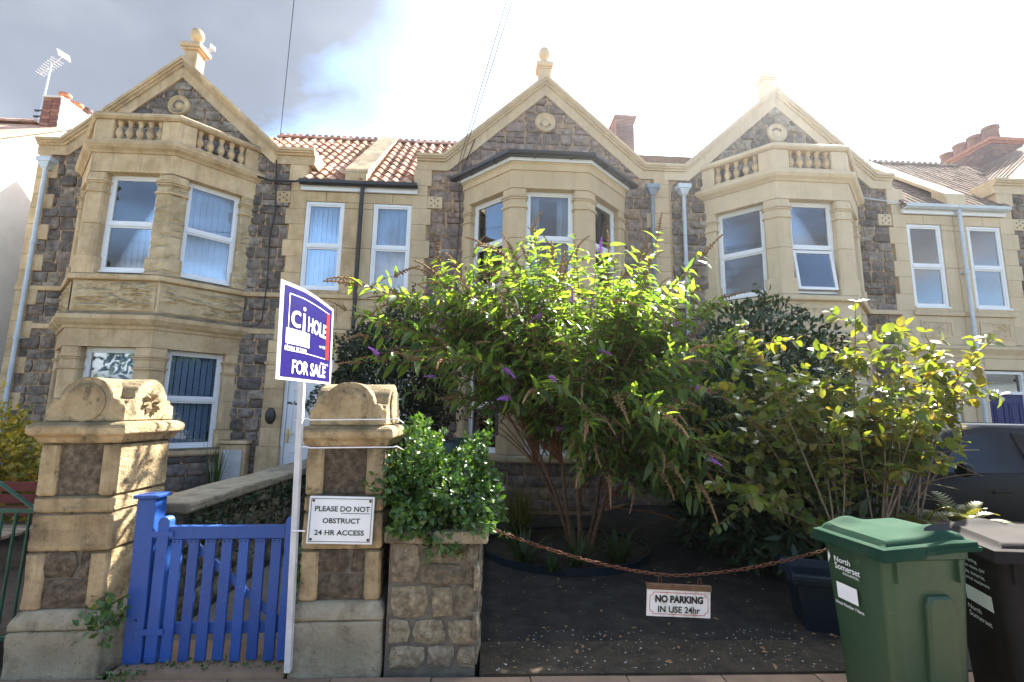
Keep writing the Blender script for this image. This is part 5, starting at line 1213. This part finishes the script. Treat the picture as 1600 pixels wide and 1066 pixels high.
# --- the big buddleia
def buddleia():
    r = np.random.default_rng(5); base = np.array([1.12, 5.75, .05])
    t = thing('buddleia_bush', 'tall arching bush with purple and brown flower spikes over the driveway bed', 'bush', tuple(base))
    lines = []; shoots = []
    forks = []
    for k in range(8):
        a = 2*math.pi*k/8+r.uniform(-.3, .3); d = np.array([math.cos(a)*.38, math.sin(a)*.30, 1.])
        s_ = shoot(base+np.array([math.cos(a)*.10, math.sin(a)*.10, 0]), d, r.uniform(.95, 1.35), 8, .0, .10, r); lines.append((s_, (.030, .017))); forks.append((s_, a))
    for k in range(140):
        s_, a0 = forks[k % 8]; i = r.integers(4, 9); p = s_[i]; a = a0+r.normal()*.6
        low = k % 3 == 0
        if math.cos(a) < .1: low = False
        el = R(r.uniform(22, 60)) if not low else R(r.uniform(-4, 30))
        if math.cos(a) < .1: el = R(r.uniform(42, 75)); p = s_[8]
        if k % 5 in (1, 3, 4): el = R(r.uniform(58, 88)); low = False
        d = np.array([math.cos(a)*math.cos(el)*1.15, math.sin(a)*math.cos(el)*.85, math.sin(el)])
        L_ = r.uniform(1.15, 1.95) if not low else r.uniform(.9, 1.75)
        if el > R(55): L_ = r.uniform(1.5, 2.35)
        q = shoot(p, d, L_, 14, .55 if el < R(55) else .22, .10, r); lines.append((q, (.0085, .0028))); shoots.append(q)
    # long sprays reaching left over the pillar and right across the gap
    for tgt, z in (((-1.3, 4.9), 2.6), ((-1.1, 4.7), 2.3), ((-1.05, 5.2), 2.85), ((-1.3, 5.1), 2.75), ((-.55, 4.7), 2.15), ((2.5, 5.0), 3.0), ((2.75, 5.3), 2.55), ((2.6, 5.2), 2.85), ((2.3, 4.8), 2.35), ((-.35, 5.3), 3.05), ((2.0, 5.3), 3.1), ((1.7, 4.55), 1.45), ((.95, 4.5), 1.25), ((1.45, 4.7), 1.15), ((1.0, 4.65), 1.05), ((1.3, 4.5), 1.3), ((1.62, 4.6), 1.1), ((1.95, 4.7), 1.35), ((1.5, 4.9), 1.5), ((.7, 4.6), 1.6), ((2.1, 4.9), 1.7), ((-.95, 5.3), 2.4)):
        for e in range(3):
            a = np.array([base[0]+(tgt[0]-base[0])*.12, base[1]-.1, 1.45])+r.normal(size=3)*.12; b = np.array([tgt[0], tgt[1], z])+r.normal(size=3)*np.array([.22, .2, .2]); mid = (a+b)/2+np.array([0, 0, .45])
            q = [a*(1-x)**2+2*mid*x*(1-x)+b*x*x for x in np.linspace(0, 1, 15)]; lines.append((q, (.0085, .0028))); shoots.append(q)
    for e in range(52):   # tall straight shoots that make the flat top of the crown
        x = r.uniform(-.75, 2.15); b = np.array([x, r.uniform(4.9, 6.2), 3.38-.34*((x-.7)/1.3)**2+r.normal()*.24]); a = base+np.array([(x-1.1)*.22, r.normal()*.12, r.uniform(1.0, 1.45)])
        mid = a*.45+b*.55+np.array([(x-1.0)*.10, 0, .08])+r.normal(size=3)*.05
        q = [a*(1-t_)**2+2*mid*t_*(1-t_)+b*t_*t_ for t_ in np.linspace(0, 1, 17)]; lines.append((q, (.0085, .0028))); shoots.append(q)
    P, D, Nn, L = [], [], [], []; heads = []; heads2 = []; P2, D2, N2, L2 = [], [], [], []
    for q in shoots:
        q = np.array(q); n_ = len(q); i0 = 3 if q[-1][2] < 2.9 else 6
        roll = r.uniform(0, 6.28)
        for i in range(i0, n_):
            for half in (0, .5):
                if i == n_-1 and half: continue
                x = q[i] if not half else (q[i]+q[min(i+1, n_-1)])/2
                tdir = norm(q[min(i+1, n_-1)]-q[i-1]); s = norm(np.cross(tdir, [0, 0, 1.])+1e-6); u_ = np.cross(s, tdir)
                roll += math.pi/2+r.normal()*.2
                fr = (i+half)/(n_-1)
                for e in (0, math.pi):
                    if r.random() < .08: continue
                    side = s*math.cos(roll+e)+u_*math.sin(roll+e)
                    d = norm(side*.9+tdir*.55+np.array([0, 0, -.35])+r.normal(size=3)*.18)
                    nn = norm(np.array([0, 0, 1.])+side*.2+r.normal(size=3)*.25)
                    P.append(x); D.append(d); Nn.append(nn); L.append((.085+.165*r.random()**1.2)*(1.08-.5*max(0, fr-.6)))
        for sd in range(3):   # short side shoots
            i = r.integers(6, n_-1); a = r.uniform(0, 6.28); d = norm(np.array([math.cos(a), math.sin(a)*.8, r.uniform(-.1, .6)])); w = shoot(q[i], d, r.uniform(.15, .35), 4, .4, .15, r); lines.append((w, (.004, .002)))
            for y in w[1:]:
                for e in (0, 1): P.append(y); D.append(norm(d*.5+r.normal(size=3)*.6+np.array([0, 0, -.3]))); Nn.append(norm(np.array([0, 0, 1.])+r.normal(size=3)*.35)); L.append(r.uniform(.06, .13))
            if r.random() < .35: heads2.append((w[-1], norm(w[-1]-w[-2])))
        if r.random() < .85: heads.append((q[-1], norm(q[-1]-q[-2])))
    P = np.array(P); D = np.array(D); Nn = np.array(Nn); L = np.array(L)
    keep = P[:, 2] > 1.6-.85*np.clip((P[:, 0]-.45)/.7, 0, 1); P, D, Nn, L = P[keep], D[keep], Nn[keep], L[keep]
    leaves(t, 'lance', P, D, Nn, L, bud_leaf, 300, seed=3)
    stems_mesh('branches', lines[8:], redstem, t)
    for l in lines[:8]: stems_mesh('trunk', [l], bark, t, kind=None)
    # spikes: a curved taper of small florets
    def spike_mesh(nm, m, curve, bump):
        mb = MB(); n = 9
        rr = random.Random(curve*100)
        for k in range(n):
            x = k/(n-1); c = (x, 0, -curve*x*x); rad = (.115*(1-x*.75))
            for e in range(6):
                a = e*math.pi/3+k*.5; rj = rad*(1+rr.uniform(-bump, bump))
                d = Vector((rr.uniform(-.02, .02), rj*math.cos(a), rj*math.sin(a))); p = Vector(c); s = .045*(1-.5*x)
                mb.add([p+d*1.25, p+d*.5+Vector((s, 0, 0)), p+d*.5+Vector((-s, s*math.sin(a)*.6, -s*math.cos(a)*.6)), p+d*.5+Vector((-s, -s*math.sin(a)*.6, s*math.cos(a)*.6))], [(0, 1, 2), (0, 2, 3), (0, 3, 1)])
        mb.tube([(x, 0, -curve*x*x) for x in np.linspace(-.1, 1, 7)], .03, 5)
        me = mb.mesh(nm); me.materials.append(m); return me
    sp = [spike_mesh('seed_head', seedm, c, .5) for c in (.1, .35, .6)]; fl = [spike_mesh('flower_spike', purple, c, .4) for c in (.08, .2)]
    base_ = np.array(t.location); heads = sorted(heads, key=lambda h: np.linalg.norm(h[0]-np.array(EYE)))[:200]+heads2[:160]
    for j, (p, d) in enumerate(heads):
        if p[2] < 1.6-.85*min(1, max(0, (p[0]-.45)/.7)): continue
        flower = j % 7 == 0; me = fl[j % 2] if flower else sp[j % 3]
        o = bpy.data.objects.new(me.name, me); COL.objects.link(o); o.parent = t
        d = norm(d+np.array([0, 0, .15])+r.normal(size=3)*.25); X, Y, Z = basis(d[None], norm(np.array([[0, 0, 1.]])+r.normal(size=(1, 3))*.2)); l = r.uniform(.16, .32) if not flower else r.uniform(.10, .17)
        w = 1.0 if not flower else 1.8
        M = Matrix((X[0]*l, Y[0]*l*w, Z[0]*l*w)).transposed().to_4x4(); M.translation = Vector(p-base_); o.matrix_local = M
buddleia()

# --- round leaved shrub with sunlit bronze leaves
def bronze_shrub():
    r = np.random.default_rng(9); base = np.array([3.45, 4.45, .05]); t = thing('bronze_shrub', 'open shrub of rounded yellow green and bronze leaves above the wheelie bins', 'shrub', tuple(base))
    lines = []; P, D, Nn, L = [], [], [], []
    tgts = []
    for k in range(46):
        x = r.uniform(2.0, 4.45); z = r.uniform(.75, 2.35); 
        cx = (x-3.5)/1.5; z = max(min(z, 2.5-.35*cx*cx), .75+max(0, x-3.2)*.95)
        tgts.append((x, r.uniform(3.9, 5.2), z))
    tgts += [(3.45, 4.3, 2.68), (3.5, 4.4, 2.5), (4.75, 4.4, 2.2), (4.6, 4.3, 2.05), (4.45, 4.2, 2.3), (4.2, 4.3, 2.45), (1.95, 4.3, 2.0), (2.2, 4.2, 1.5)]
    mains = []
    for k in range(7):
        a = 2*math.pi*k/7+.3; d = np.array([math.cos(a)*.9, math.sin(a)*.5, 1.0]); m_ = np.array(shoot(base, d, r.uniform(.55, .8), 8, .1, .12, r)); mains.append(m_); lines.append((list(m_), (.022, .012)))
    for tg in tgts:
        tg = np.array(tg)+r.normal(size=3)*.08
        m_ = min(mains, key=lambda v: np.linalg.norm((v[-1]-tg)*np.array([1, .5, .3]))+r.random()*.5); a = m_[r.integers(4, 9)]
        mid = np.array([a[0]*.5+tg[0]*.5, (a[1]+tg[1])/2, max(a[2], tg[2])*.6+a[2]*.4+.22])+r.normal(size=3)*.14
        q = np.array([a*(1-x)**2+2*mid*x*(1-x)+tg*x*x for x in np.linspace(0, 1, 16)]); lines.append((list(q), (.009, .003)))
        roll = r.uniform(0, 6)
        subs = [(q, 3)]
        for e in range(5):
            i = r.integers(4, 15); d = norm(r.normal(size=3)*np.array([1, .8, .5])+np.array([0, 0, .35])); w = np.array(shoot(q[i], d, r.uniform(.2, .5), 7, .2, .15, r)); lines.append((list(w), (.005, .002))); subs.append((w, 1))
        for w, i0 in subs:
            for i in range(i0, len(w)):
                td = norm(w[i]-w[i-1]); roll += 2.4; s = norm(np.cross(td, [0, 0, 1.])+1e-6); u_ = np.cross(s, td); side = s*math.cos(roll)+u_*math.sin(roll)
                for sg in (1, -1):
                    if r.random() < .12: continue
                    P.append(w[i]); D.append(norm(side*sg+td*.5+np.array([0, 0, -.15])+r.normal(size=3)*.25)); Nn.append(norm(np.array([0, 0, 1.])+r.normal(size=3)*.38)); L.append(r.uniform(.065, .125))
    P = np.array(P); k = P[:, 2] > np.maximum(.6, 1.0+(P[:, 0]-3.6)*.6)*(P[:, 0] > 3.4)+.6*(P[:, 0] <= 3.4)
    leaves(t, 'oval', P[k], np.array(D)[k], np.array(Nn)[k], np.array(L)[k], vib_leaf, 300, seed=8)
    stems_mesh('branches', lines, greystem, t)
bronze_shrub()

shrub('laurel_bush', 'big rounded dark laurel bush in front of the cream house bay', 'bush', (4.0, 6.75, 1.75), (1.22, .85, 1.55), 7500, 'leaf', 'lau', (.08, .125), laurel_leaf, bark, 300, 12, .12, .45, .1, .5, 20, spr=130)
shrub('shade_shrub', 'dark shaded shrub crowding the right edge of the driveway', 'shrub', (2.85, 5.75, .85), (.62, 1.05, 1.0), 3600, 'leaf', 'lance', (.11, .2), dark_leaf, bark, 300, 13, .25, .6, .06, .2, 16, spr=30)
shrub('shade_shrub', 'low dark broad leaved shrub behind the recycling crate', 'shrub', (3.3, 4.75, .5), (.62, .55, .62), 1300, 'leaf', 'lance', (.12, .22), dark_leaf, bark, 200, 14, .25, .6, .05, .2, 10, spr=16)
shrub('conifer_bush', 'dense black green bush beside the for sale board', 'bush', (-1.42, 6.95, 1.85), (.92, .66, 1.22), 16000, 'leaf', 'small', (.04, .075), holly_leaf, bark, 0, 15, .14, .45, .1, .4, 14, spr=150)
shrub('wall_shrub', 'glossy green shrub spilling over the low rubble wall', 'shrub', (-.32, 3.47, 1.03), (.42, .38, .39), 9500, 'leaf', 'small', (.028, .058), hedge_leaf, bark, 300, 16, .30, .6, .70, .35, 20, base=(-.33, 3.62, .86), spr=170)
shrub('golden_shrub', 'golden tipped evergreen shrub in the left front garden', 'shrub', (-5.85, 5.75, .82), (.95, .75, .72), 7500, 'leaf', 'small', (.05, .085), gold_leaf, bark, 300, 17, .16, .5, .08, .5, 12, spr=90)

def tuft(name, label, cat, base, n, L, m, kind='blade', spread=.9, wide=1., droop=1., seed=2, singles=120):
    r = np.random.default_rng(seed); t = thing(name, label, cat, base); b = np.array(base)
    mb = MB(); objs = []
    for k in range(n):
        a = r.uniform(0, 6.28); el = R(r.uniform(35, 85)); d = np.array([math.cos(a)*math.cos(el)*spread, math.sin(a)*math.cos(el)*spread, math.sin(el)]); l = r.uniform(*L)
        p = b+np.array([math.cos(a), math.sin(a), 0])*r.uniform(0, .06); q = shoot(p, d, l, 7, 1.3*droop, .08, r); w = .006*wide
        s = norm(np.cross(d, [0, 0, 1.])); vs = []; 
        for i, x in enumerate(q): ww = w*(1-(i/7)**2)+.0008; vs += [tuple(x-b-s*ww), tuple(x-b+s*ww)]
        fs = [(2*i, 2*i+1, 2*i+3, 2*i+2) for i in range(7)]
        if k < singles: MB().add(vs, fs).build('blade', m, t, fix=False, smooth=80)
        else: mb.add(vs, fs)
    if mb.v: mb.build('blades', m, t, fix=False, smooth=80, kind='stuff')
    return t
tuft('grass_tuft', 'fountain of yellow green grass on the bed below the middle bay', 'grass', (.42, 6.15, .12), 260, (.45, .75), blade_m, seed=2, singles=100, spread=.7)
tuft('strap_plant', 'clump of strap leaves at the left end of the shaded bed', 'plant', (.42, 5.25, .05), 46, (.3, .55), strap_m, wide=2.2, seed=3, droop=.7)
tuft('strap_plant', 'clump of strap leaves below the brown bush stems', 'plant', (.95, 5.15, .05), 50, (.25, .45), strap_m, wide=2.0, seed=4, droop=.7)
tuft('strap_plant', 'short upright clump near the blue edging of the bed', 'plant', (.66, 5.0, .05), 26, (.15, .28), strap_m, wide=2.2, seed=5, droop=.5)
tuft('strap_plant', 'leafy clump at the right end of the shaded bed', 'plant', (1.4, 5.25, .05), 44, (.25, .5), strap_m, wide=3.0, seed=6, droop=.8)
def fern(label, base, n, seed):
    r = np.random.default_rng(seed); t = thing('fern', label, 'fern', base); b = np.array(base)
    for k in range(n):
        a = 2*math.pi*k/n+r.uniform(-.3, .3); el = R(r.uniform(30, 65)); q = shoot(b, np.array([math.cos(a)*math.cos(el), math.sin(a)*math.cos(el), math.sin(el)]), r.uniform(.3, .48), 14, .9, .04, r)
        mb = MB(); mb.tube([tuple(x-b) for x in q], .003, 4, .001)
        for i in range(3, 15):
            td = norm(q[i]-q[i-1]); s = norm(np.cross(td, [0, 0, 1.])); ln = .075*math.sin(math.pi*min(1, (i-1)/14))+.012
            for sg in (1, -1):
                p = q[i]-b; e = p+(s*sg+td*.35)*ln; w = td*.012; up__ = np.array([0, 0, .006]); mb.add([tuple(p-w), tuple(p+w), tuple(e+up__), tuple((p+e)/2-w*1.3+up__)], [(0, 1, 2, 3)])
        mb.build('frond', fern_m, t, fix=False)
fern('sunlit fern behind the black bin in front of the car', (4.35, 4.35, .62), 13, 1)
fern('small fern behind the gap between the two bins', (3.85, 4.25, .62), 10, 2)
struct('raised_bed', MB().box(3.40, 6.2, 3.99, 4.75, -.1, .60), soil)
for p in rubble(3.37, 6.2, .0, .60, (.14, .21), (.2, .4), None, None, rw, .02): stone(p, rw.uniform(.012, .03), .012, .008, rw).build('stone', wallstone, bpy.data.objects['raised_bed'], loc=(0, 3.99, 0), smooth=45)
# oval bed with blue edging strip
be = thing('flower_bed', 'oval soil bed with blue plastic edging under the tall bush', 'flower bed', (.95, 5.85, 0))
ov = [(.95*math.cos(2*math.pi*k/40), .88*math.sin(2*math.pi*k/40)) for k in range(40)]
MB().plan(ov, -.05, .055).build('soil', soil, be)
ed = MB(); o2 = [(x*1.012, y*1.012) for x, y in ov]; ed.add([(x, y, .0) for x, y in o2]+[(x, y, .085) for x, y in o2]+[(x*.985, y*.985, .085) for x, y in o2]+[(x*.985, y*.985, 0) for x, y in o2], [(40*j+k, 40*j+(k+1) % 40, 40*j+40+(k+1) % 40, 40*j+40+k) for j in range(3) for k in range(40)])
ed.build('edging', crate_m, be)
def small_leaves(name, label, pts, m, L, seed, kind='small', parent=None):
    r = np.random.default_rng(seed); P = np.array(pts); n = len(P)
    t = thing(name, label, 'plant', tuple(P.mean(0)))
    leaves(t, kind, P, norm(r.normal(size=(n, 3))+np.array([0, -.3, .2])), norm(r.normal(size=(n, 3))*.6+np.array([.3, -.6, .8])), r.uniform(*L, n), m, 0, seed=seed)
    return t
r_ = np.random.default_rng(31)
small_leaves('ivy', 'dark ivy hanging on the path side of the boundary wall', np.c_[-2.27+r_.uniform(-.01, .05, 1500), 3.9+r_.random(1500)*4.5, .78-np.abs(r_.normal(0, .22, 1500))], dark_leaf, (.03, .07), 1)
small_leaves('ivy', 'sprig of ivy at the foot of the blue gate post', np.c_[-2.27+r_.normal(0, .05, 90), 3.20+r_.normal(0, .04, 90), .34+r_.normal(0, .07, 90)], hedge_leaf, (.03, .06), 2)
small_leaves('ivy', 'thin ivy climbing the left edge of the access sign pillar', np.c_[-1.17+r_.normal(0, .018, 170), 3.28+r_.normal(0, .03, 170), .30+r_.random(170)*.45], hedge_leaf, (.02, .045), 3)
small_leaves('weeds', 'small weeds along the foot of the gate and pillars', np.r_[np.c_[-2.2+r_.random(160)*1.1, 3.22+r_.random(160)*.12, .02+r_.random(160)*.03], np.c_[-2.1+r_.normal(0, .05, 60), 3.16+r_.normal(0, .03, 60), .03+r_.random(60)*.03]], hedge_leaf, (.015, .035), 4)
fl = thing('marigold_bed', 'orange marigolds in the flower border below the left bay', 'flowers', (-4.6, 7.75, .1))
P = np.c_[-5.1+r_.random(420)*1.1, 7.55+r_.random(420)*.35, .12+r_.random(420)*.14]
leaves(fl, 'small', P, norm(r_.normal(size=P.shape)+np.array([0, 0, .6])), norm(r_.normal(size=P.shape)+np.array([0, -.4, 1])), r_.uniform(.05, .09, 420), hedge_leaf, 0, seed=4)
for k in range(16):
    MB().lathe([(.004, -.02), (.035, -.005), (.045, .012), (.02, .02), (.001, .018)], (-.45+r_.random()*.9, -.2+r_.random()*.25, .14+r_.random()*.06), n=9).build('blossom', orange, fl, smooth=60)
tuft('tall_weed', 'tall thin green weed against the wall by the meter cupboard', 'plant', (-4.45, 8.35, .1), 26, (.6, 1.0), hedge_leaf, spread=.22, wide=2, droop=.15, seed=9)

# --- compost bin, bench, railing
cb = thing('compost_bin', 'dark teal ribbed compost bin behind the wall shrub', 'compost bin', (-.34, 6.25, .05))
MB().lathe([(.36, 0), (.35, .3), (.345, .32), (.335, .34), (.33, .62), (.325, .64), (.315, .66), (.30, .92), (.29, .95)], n=24).build('barrel', compost_m, cb, smooth=30)
for z, r0 in ((.3, .365), (.64, .345), (.86, .32)): MB().lathe([(r0-.02, z-.03), (r0, z-.02), (r0, z+.02), (r0-.02, z+.03)], n=24).build('rib', compost_m, cb, smooth=30)
MB().lathe([(.31, .95), (.325, .96), (.325, 1.03), (.30, 1.06), (.29, 1.12), (.25, 1.17), (.10, 1.19), (.08, 1.22), (.001, 1.22)], n=24).build('lid', compost_m, cb, smooth=30)
bn = thing('garden_bench', 'garden bench with red back slats behind the green railing', 'bench', (-4.75, 4.75, .04))
for k in range(4): MB().box(-.6, .6, -.25+k*.12, -.15+k*.12, .40, .43).build('seat_slat', greystem, bn, bevel=.004)
for k in range(3): MB().box(-.6, .6, .24+k*.02, .26+k*.02, .5+k*.11, .59+k*.11).build('back_slat', bench_red, bn, bevel=.004)
for x in (-.5, .5):
    MB().box(x-.03, x+.03, -.24, -.18, 0, .40).build('leg', greystem, bn); MB().box(x-.03, x+.03, .18, .24, 0, .82).build('leg', bench_red, bn)
rl = thing('railing_gate', 'dark green metal railing gate at the far left', 'gate', (-2.93, 3.42, 0))
for k in range(14): MB().tube([(-.05-k*.085, 0, .05), (-.05-k*.085, 0, .90)], .009, 7).build('bar', rail_green, rl, smooth=60)
MB().box(-1.3, .03, -.012, .012, .895, .92).build('top_rail', rail_green, rl); MB().box(-1.3, .03, -.012, .012, .12, .145).build('bottom_rail', rail_green, rl)
MB().tube([(.03, -.02, .90), (-.55, -.02, 1.28)], .011, 6).build('brace', rail_green, rl); MB().tube([(.045, 0, .0), (.045, 0, .93)], .016, 8).build('hinge_post', rail_green, rl)

# --- parked car behind the shrubs
car = thing('parked_car', 'black hatchback parked in front of the navy door', 'car', (5.75, 6.1, 0))
def sec(x, zb, zbelt, ztop, hb, ht):
    return [(x, -hb*.9, zb), (x, -hb, zb+.22), (x, -hb, zbelt-.12), (x, -hb*.97, zbelt), (x, -ht, ztop-.05), (x, -ht*.86, ztop), (x, 0, ztop+.02), (x, ht*.86, ztop), (x, ht, ztop-.05), (x, hb*.97, zbelt), (x, hb, zbelt-.12), (x, hb, zb+.22), (x, hb*.9, zb)]
S = [(-1.98, .32, .58, .64, .62, .5), (-1.9, .22, .68, .74, .76, .62), (-1.5, .2, .84, .89, .84, .72), (-1.02, .2, .94, .99, .85, .74), (-.98, .2, .95, 1.02, .85, .73), (-.30, .2, .98, 1.50, .86, .60), (.2, .2, .99, 1.57, .86, .60), (.9, .2, 1.0, 1.56, .86, .60), (1.45, .2, 1.02, 1.48, .85, .58), (1.85, .24, 1.02, 1.1, .82, .62), (1.95, .3, .9, .95, .74, .6)]
vs = [p for s in S for p in sec(*s)]; q = 13
MB().add(vs, [(i*q+k, i*q+(k+1) % q, (i+1)*q+(k+1) % q, (i+1)*q+k) for i in range(len(S)-1) for k in range(q)] + [tuple(range(q)), tuple(range((len(S)-1)*q, len(S)*q))]).build('body', car_m, car, smooth=35)
def quad_y(P, nm, m, t=.008):
    mb = MB(); n = len(P); mb.add([(x, y, z) for x, y, z in P]+[(x, y-t, z) for x, y, z in P], [tuple(range(n)), tuple(range(n, 2*n))]+[(i, (i+1) % n, n+(i+1) % n, n+i) for i in range(n)]); return mb.build(nm, m, car)
yb = lambda z: -(.835-(z-.98)*.44)-.004
quad_y([(x, yb(z), z) for x, z in ((-.70, 1.02), (.36, 1.02), (.36, 1.46), (-.12, 1.44))], 'side_window', car_glass)
quad_y([(x, yb(z), z) for x, z in ((.46, 1.02), (1.30, 1.04), (1.22, 1.40), (.46, 1.46))], 'side_window', car_glass)
ws = MB().add([(-.93, -.66, 1.04), (-.93, .66, 1.04), (-.34, .54, 1.47), (-.34, -.54, 1.47)], [(0, 1, 2, 3)]).build('windscreen', car_glass, car, fix=False); ws.location = (-.025, 0, .012)
mr = MB().lathe([(.02, -.06), (.075, -.05), (.085, 0), (.07, .05), (.02, .06)], (-.52, -.98, 1.07), n=12, axis='x').build('wing_mirror', car_m, car, smooth=50)
MB().box(-.10+.0, .12, -.885, -.862, .80, .83).build('door_handle', car_m, car, bevel=.006)
MB().box(-.6, 1.3, -.60, -.585, 1.555, 1.57).build('roof_trim', alu, car)
for x in (-1.25, 1.25):
    for y in (-.86, .70):
        wl = MB().lathe([(.19, 0), (.30, .01), (.315, .04), (.315, .13), (.30, .16), (.19, .17)], (x, y-.01, .315), n=24, axis='y').build('wheel', tyre_m, car, smooth=40)
        MB().lathe([(.001, -.005), (.06, -.005), (.19, .012)], (x, y-.012, .315), n=20, axis='y', cap=False).build('rim', alu, wl, smooth=40)
MB().box(-1.99, -1.9, -.6, -.35, .58, .68).build('headlight', glass_m, car); MB().box(-1.99, -1.9, .35, .6, .58, .68).build('headlight', glass_m, car)

# --- debris on the drive and concrete
rr = np.random.default_rng(77)
def pebbles(name, n, xr, yr, z, s, m):
    mb = MB()
    for k in range(n):
        x, y = rr.uniform(*xr), rr.uniform(*yr); a = rr.uniform(*s); h = a*.5
        vs = [(x+a*math.cos(t_)*rr.uniform(.7, 1.1), y+a*math.sin(t_)*rr.uniform(.7, 1.1), z) for t_ in np.linspace(0, 5.0, 5)]+[(x, y, z+h)]
        mb.add(vs, [(i, (i+1) % 5, 5) for i in range(5)])
    return tag(mb.build(name, m, fix=False), 'scatter of small pale stones on the concrete strip', 'gravel', kind='stuff')
pebbles('gravel', 230, (.05, 2.3), (3.21, 3.8), .012, (.002, .010), pebble_m)
lf = np.c_[rr.uniform(.1, 3., 120), rr.uniform(3.25, 5.2, 120), np.full(120, .02)]
t_ = thing('leaf_litter', 'few fallen leaves lying on the dark tarmac', 'leaves', (1.2, 4.2, .02)); t_['kind'] = 'stuff'
leaves(t_, 'small', lf, norm(rr.normal(size=(120, 3))*np.array([1, 1, .1])), norm(np.array([0, 0, 1.])+rr.normal(size=(120, 3))*.2), rr.uniform(.02, .05, 120), seedm, 0, seed=5)

# --- trees across the road (they show in the window glass)
P = []
for k in range(16):
    c = np.array([-34+k*4.5+rr.normal()*.8, -19+rr.normal()*1.2, 3.2+rr.normal()*.6]); q, u = shell_points(c, (2.9, 2.2, 2.9+rr.random()*1.2), 420, rr, .5, .2, .1); P.append(q)
P = np.vstack(P); n = len(P)
tl = tag(bpy.data.objects.new('treeline', None), 'row of trees along the far side of the road', 'trees', kind='stuff'); COL.objects.link(tl)
leaves(tl, 'lau', P, norm(rr.normal(size=(n, 3))), norm(rr.normal(size=(n, 3))+np.array([0, .3, .8])), rr.uniform(.5, .9, n), tree_m, 0, seed=6)

# ------------------------------------------------------------------ air: added forward-scattering volume that stands in for lens glare
hz = bpy.data.materials.new('air'); hz.use_nodes = True; t_ = hz.node_tree; t_.nodes.clear()
ho = t_.nodes.new('ShaderNodeOutputMaterial'); pvn = t_.nodes.new('ShaderNodeVolumePrincipled'); t_.links.new(pvn.outputs[0], ho.inputs['Volume'])
pvn.inputs['Color'].default_value = (.95, .96, 1, 1); pvn.inputs['Density'].default_value = .0017; pvn.inputs['Anisotropy'].default_value = .92
tag(MB().box(-61, 61, -41, 61, -1.5, 10.9).build('glare_haze', hz), 'added veil of scattering air standing in for glare towards the sun', 'glare_haze', kind='stuff')
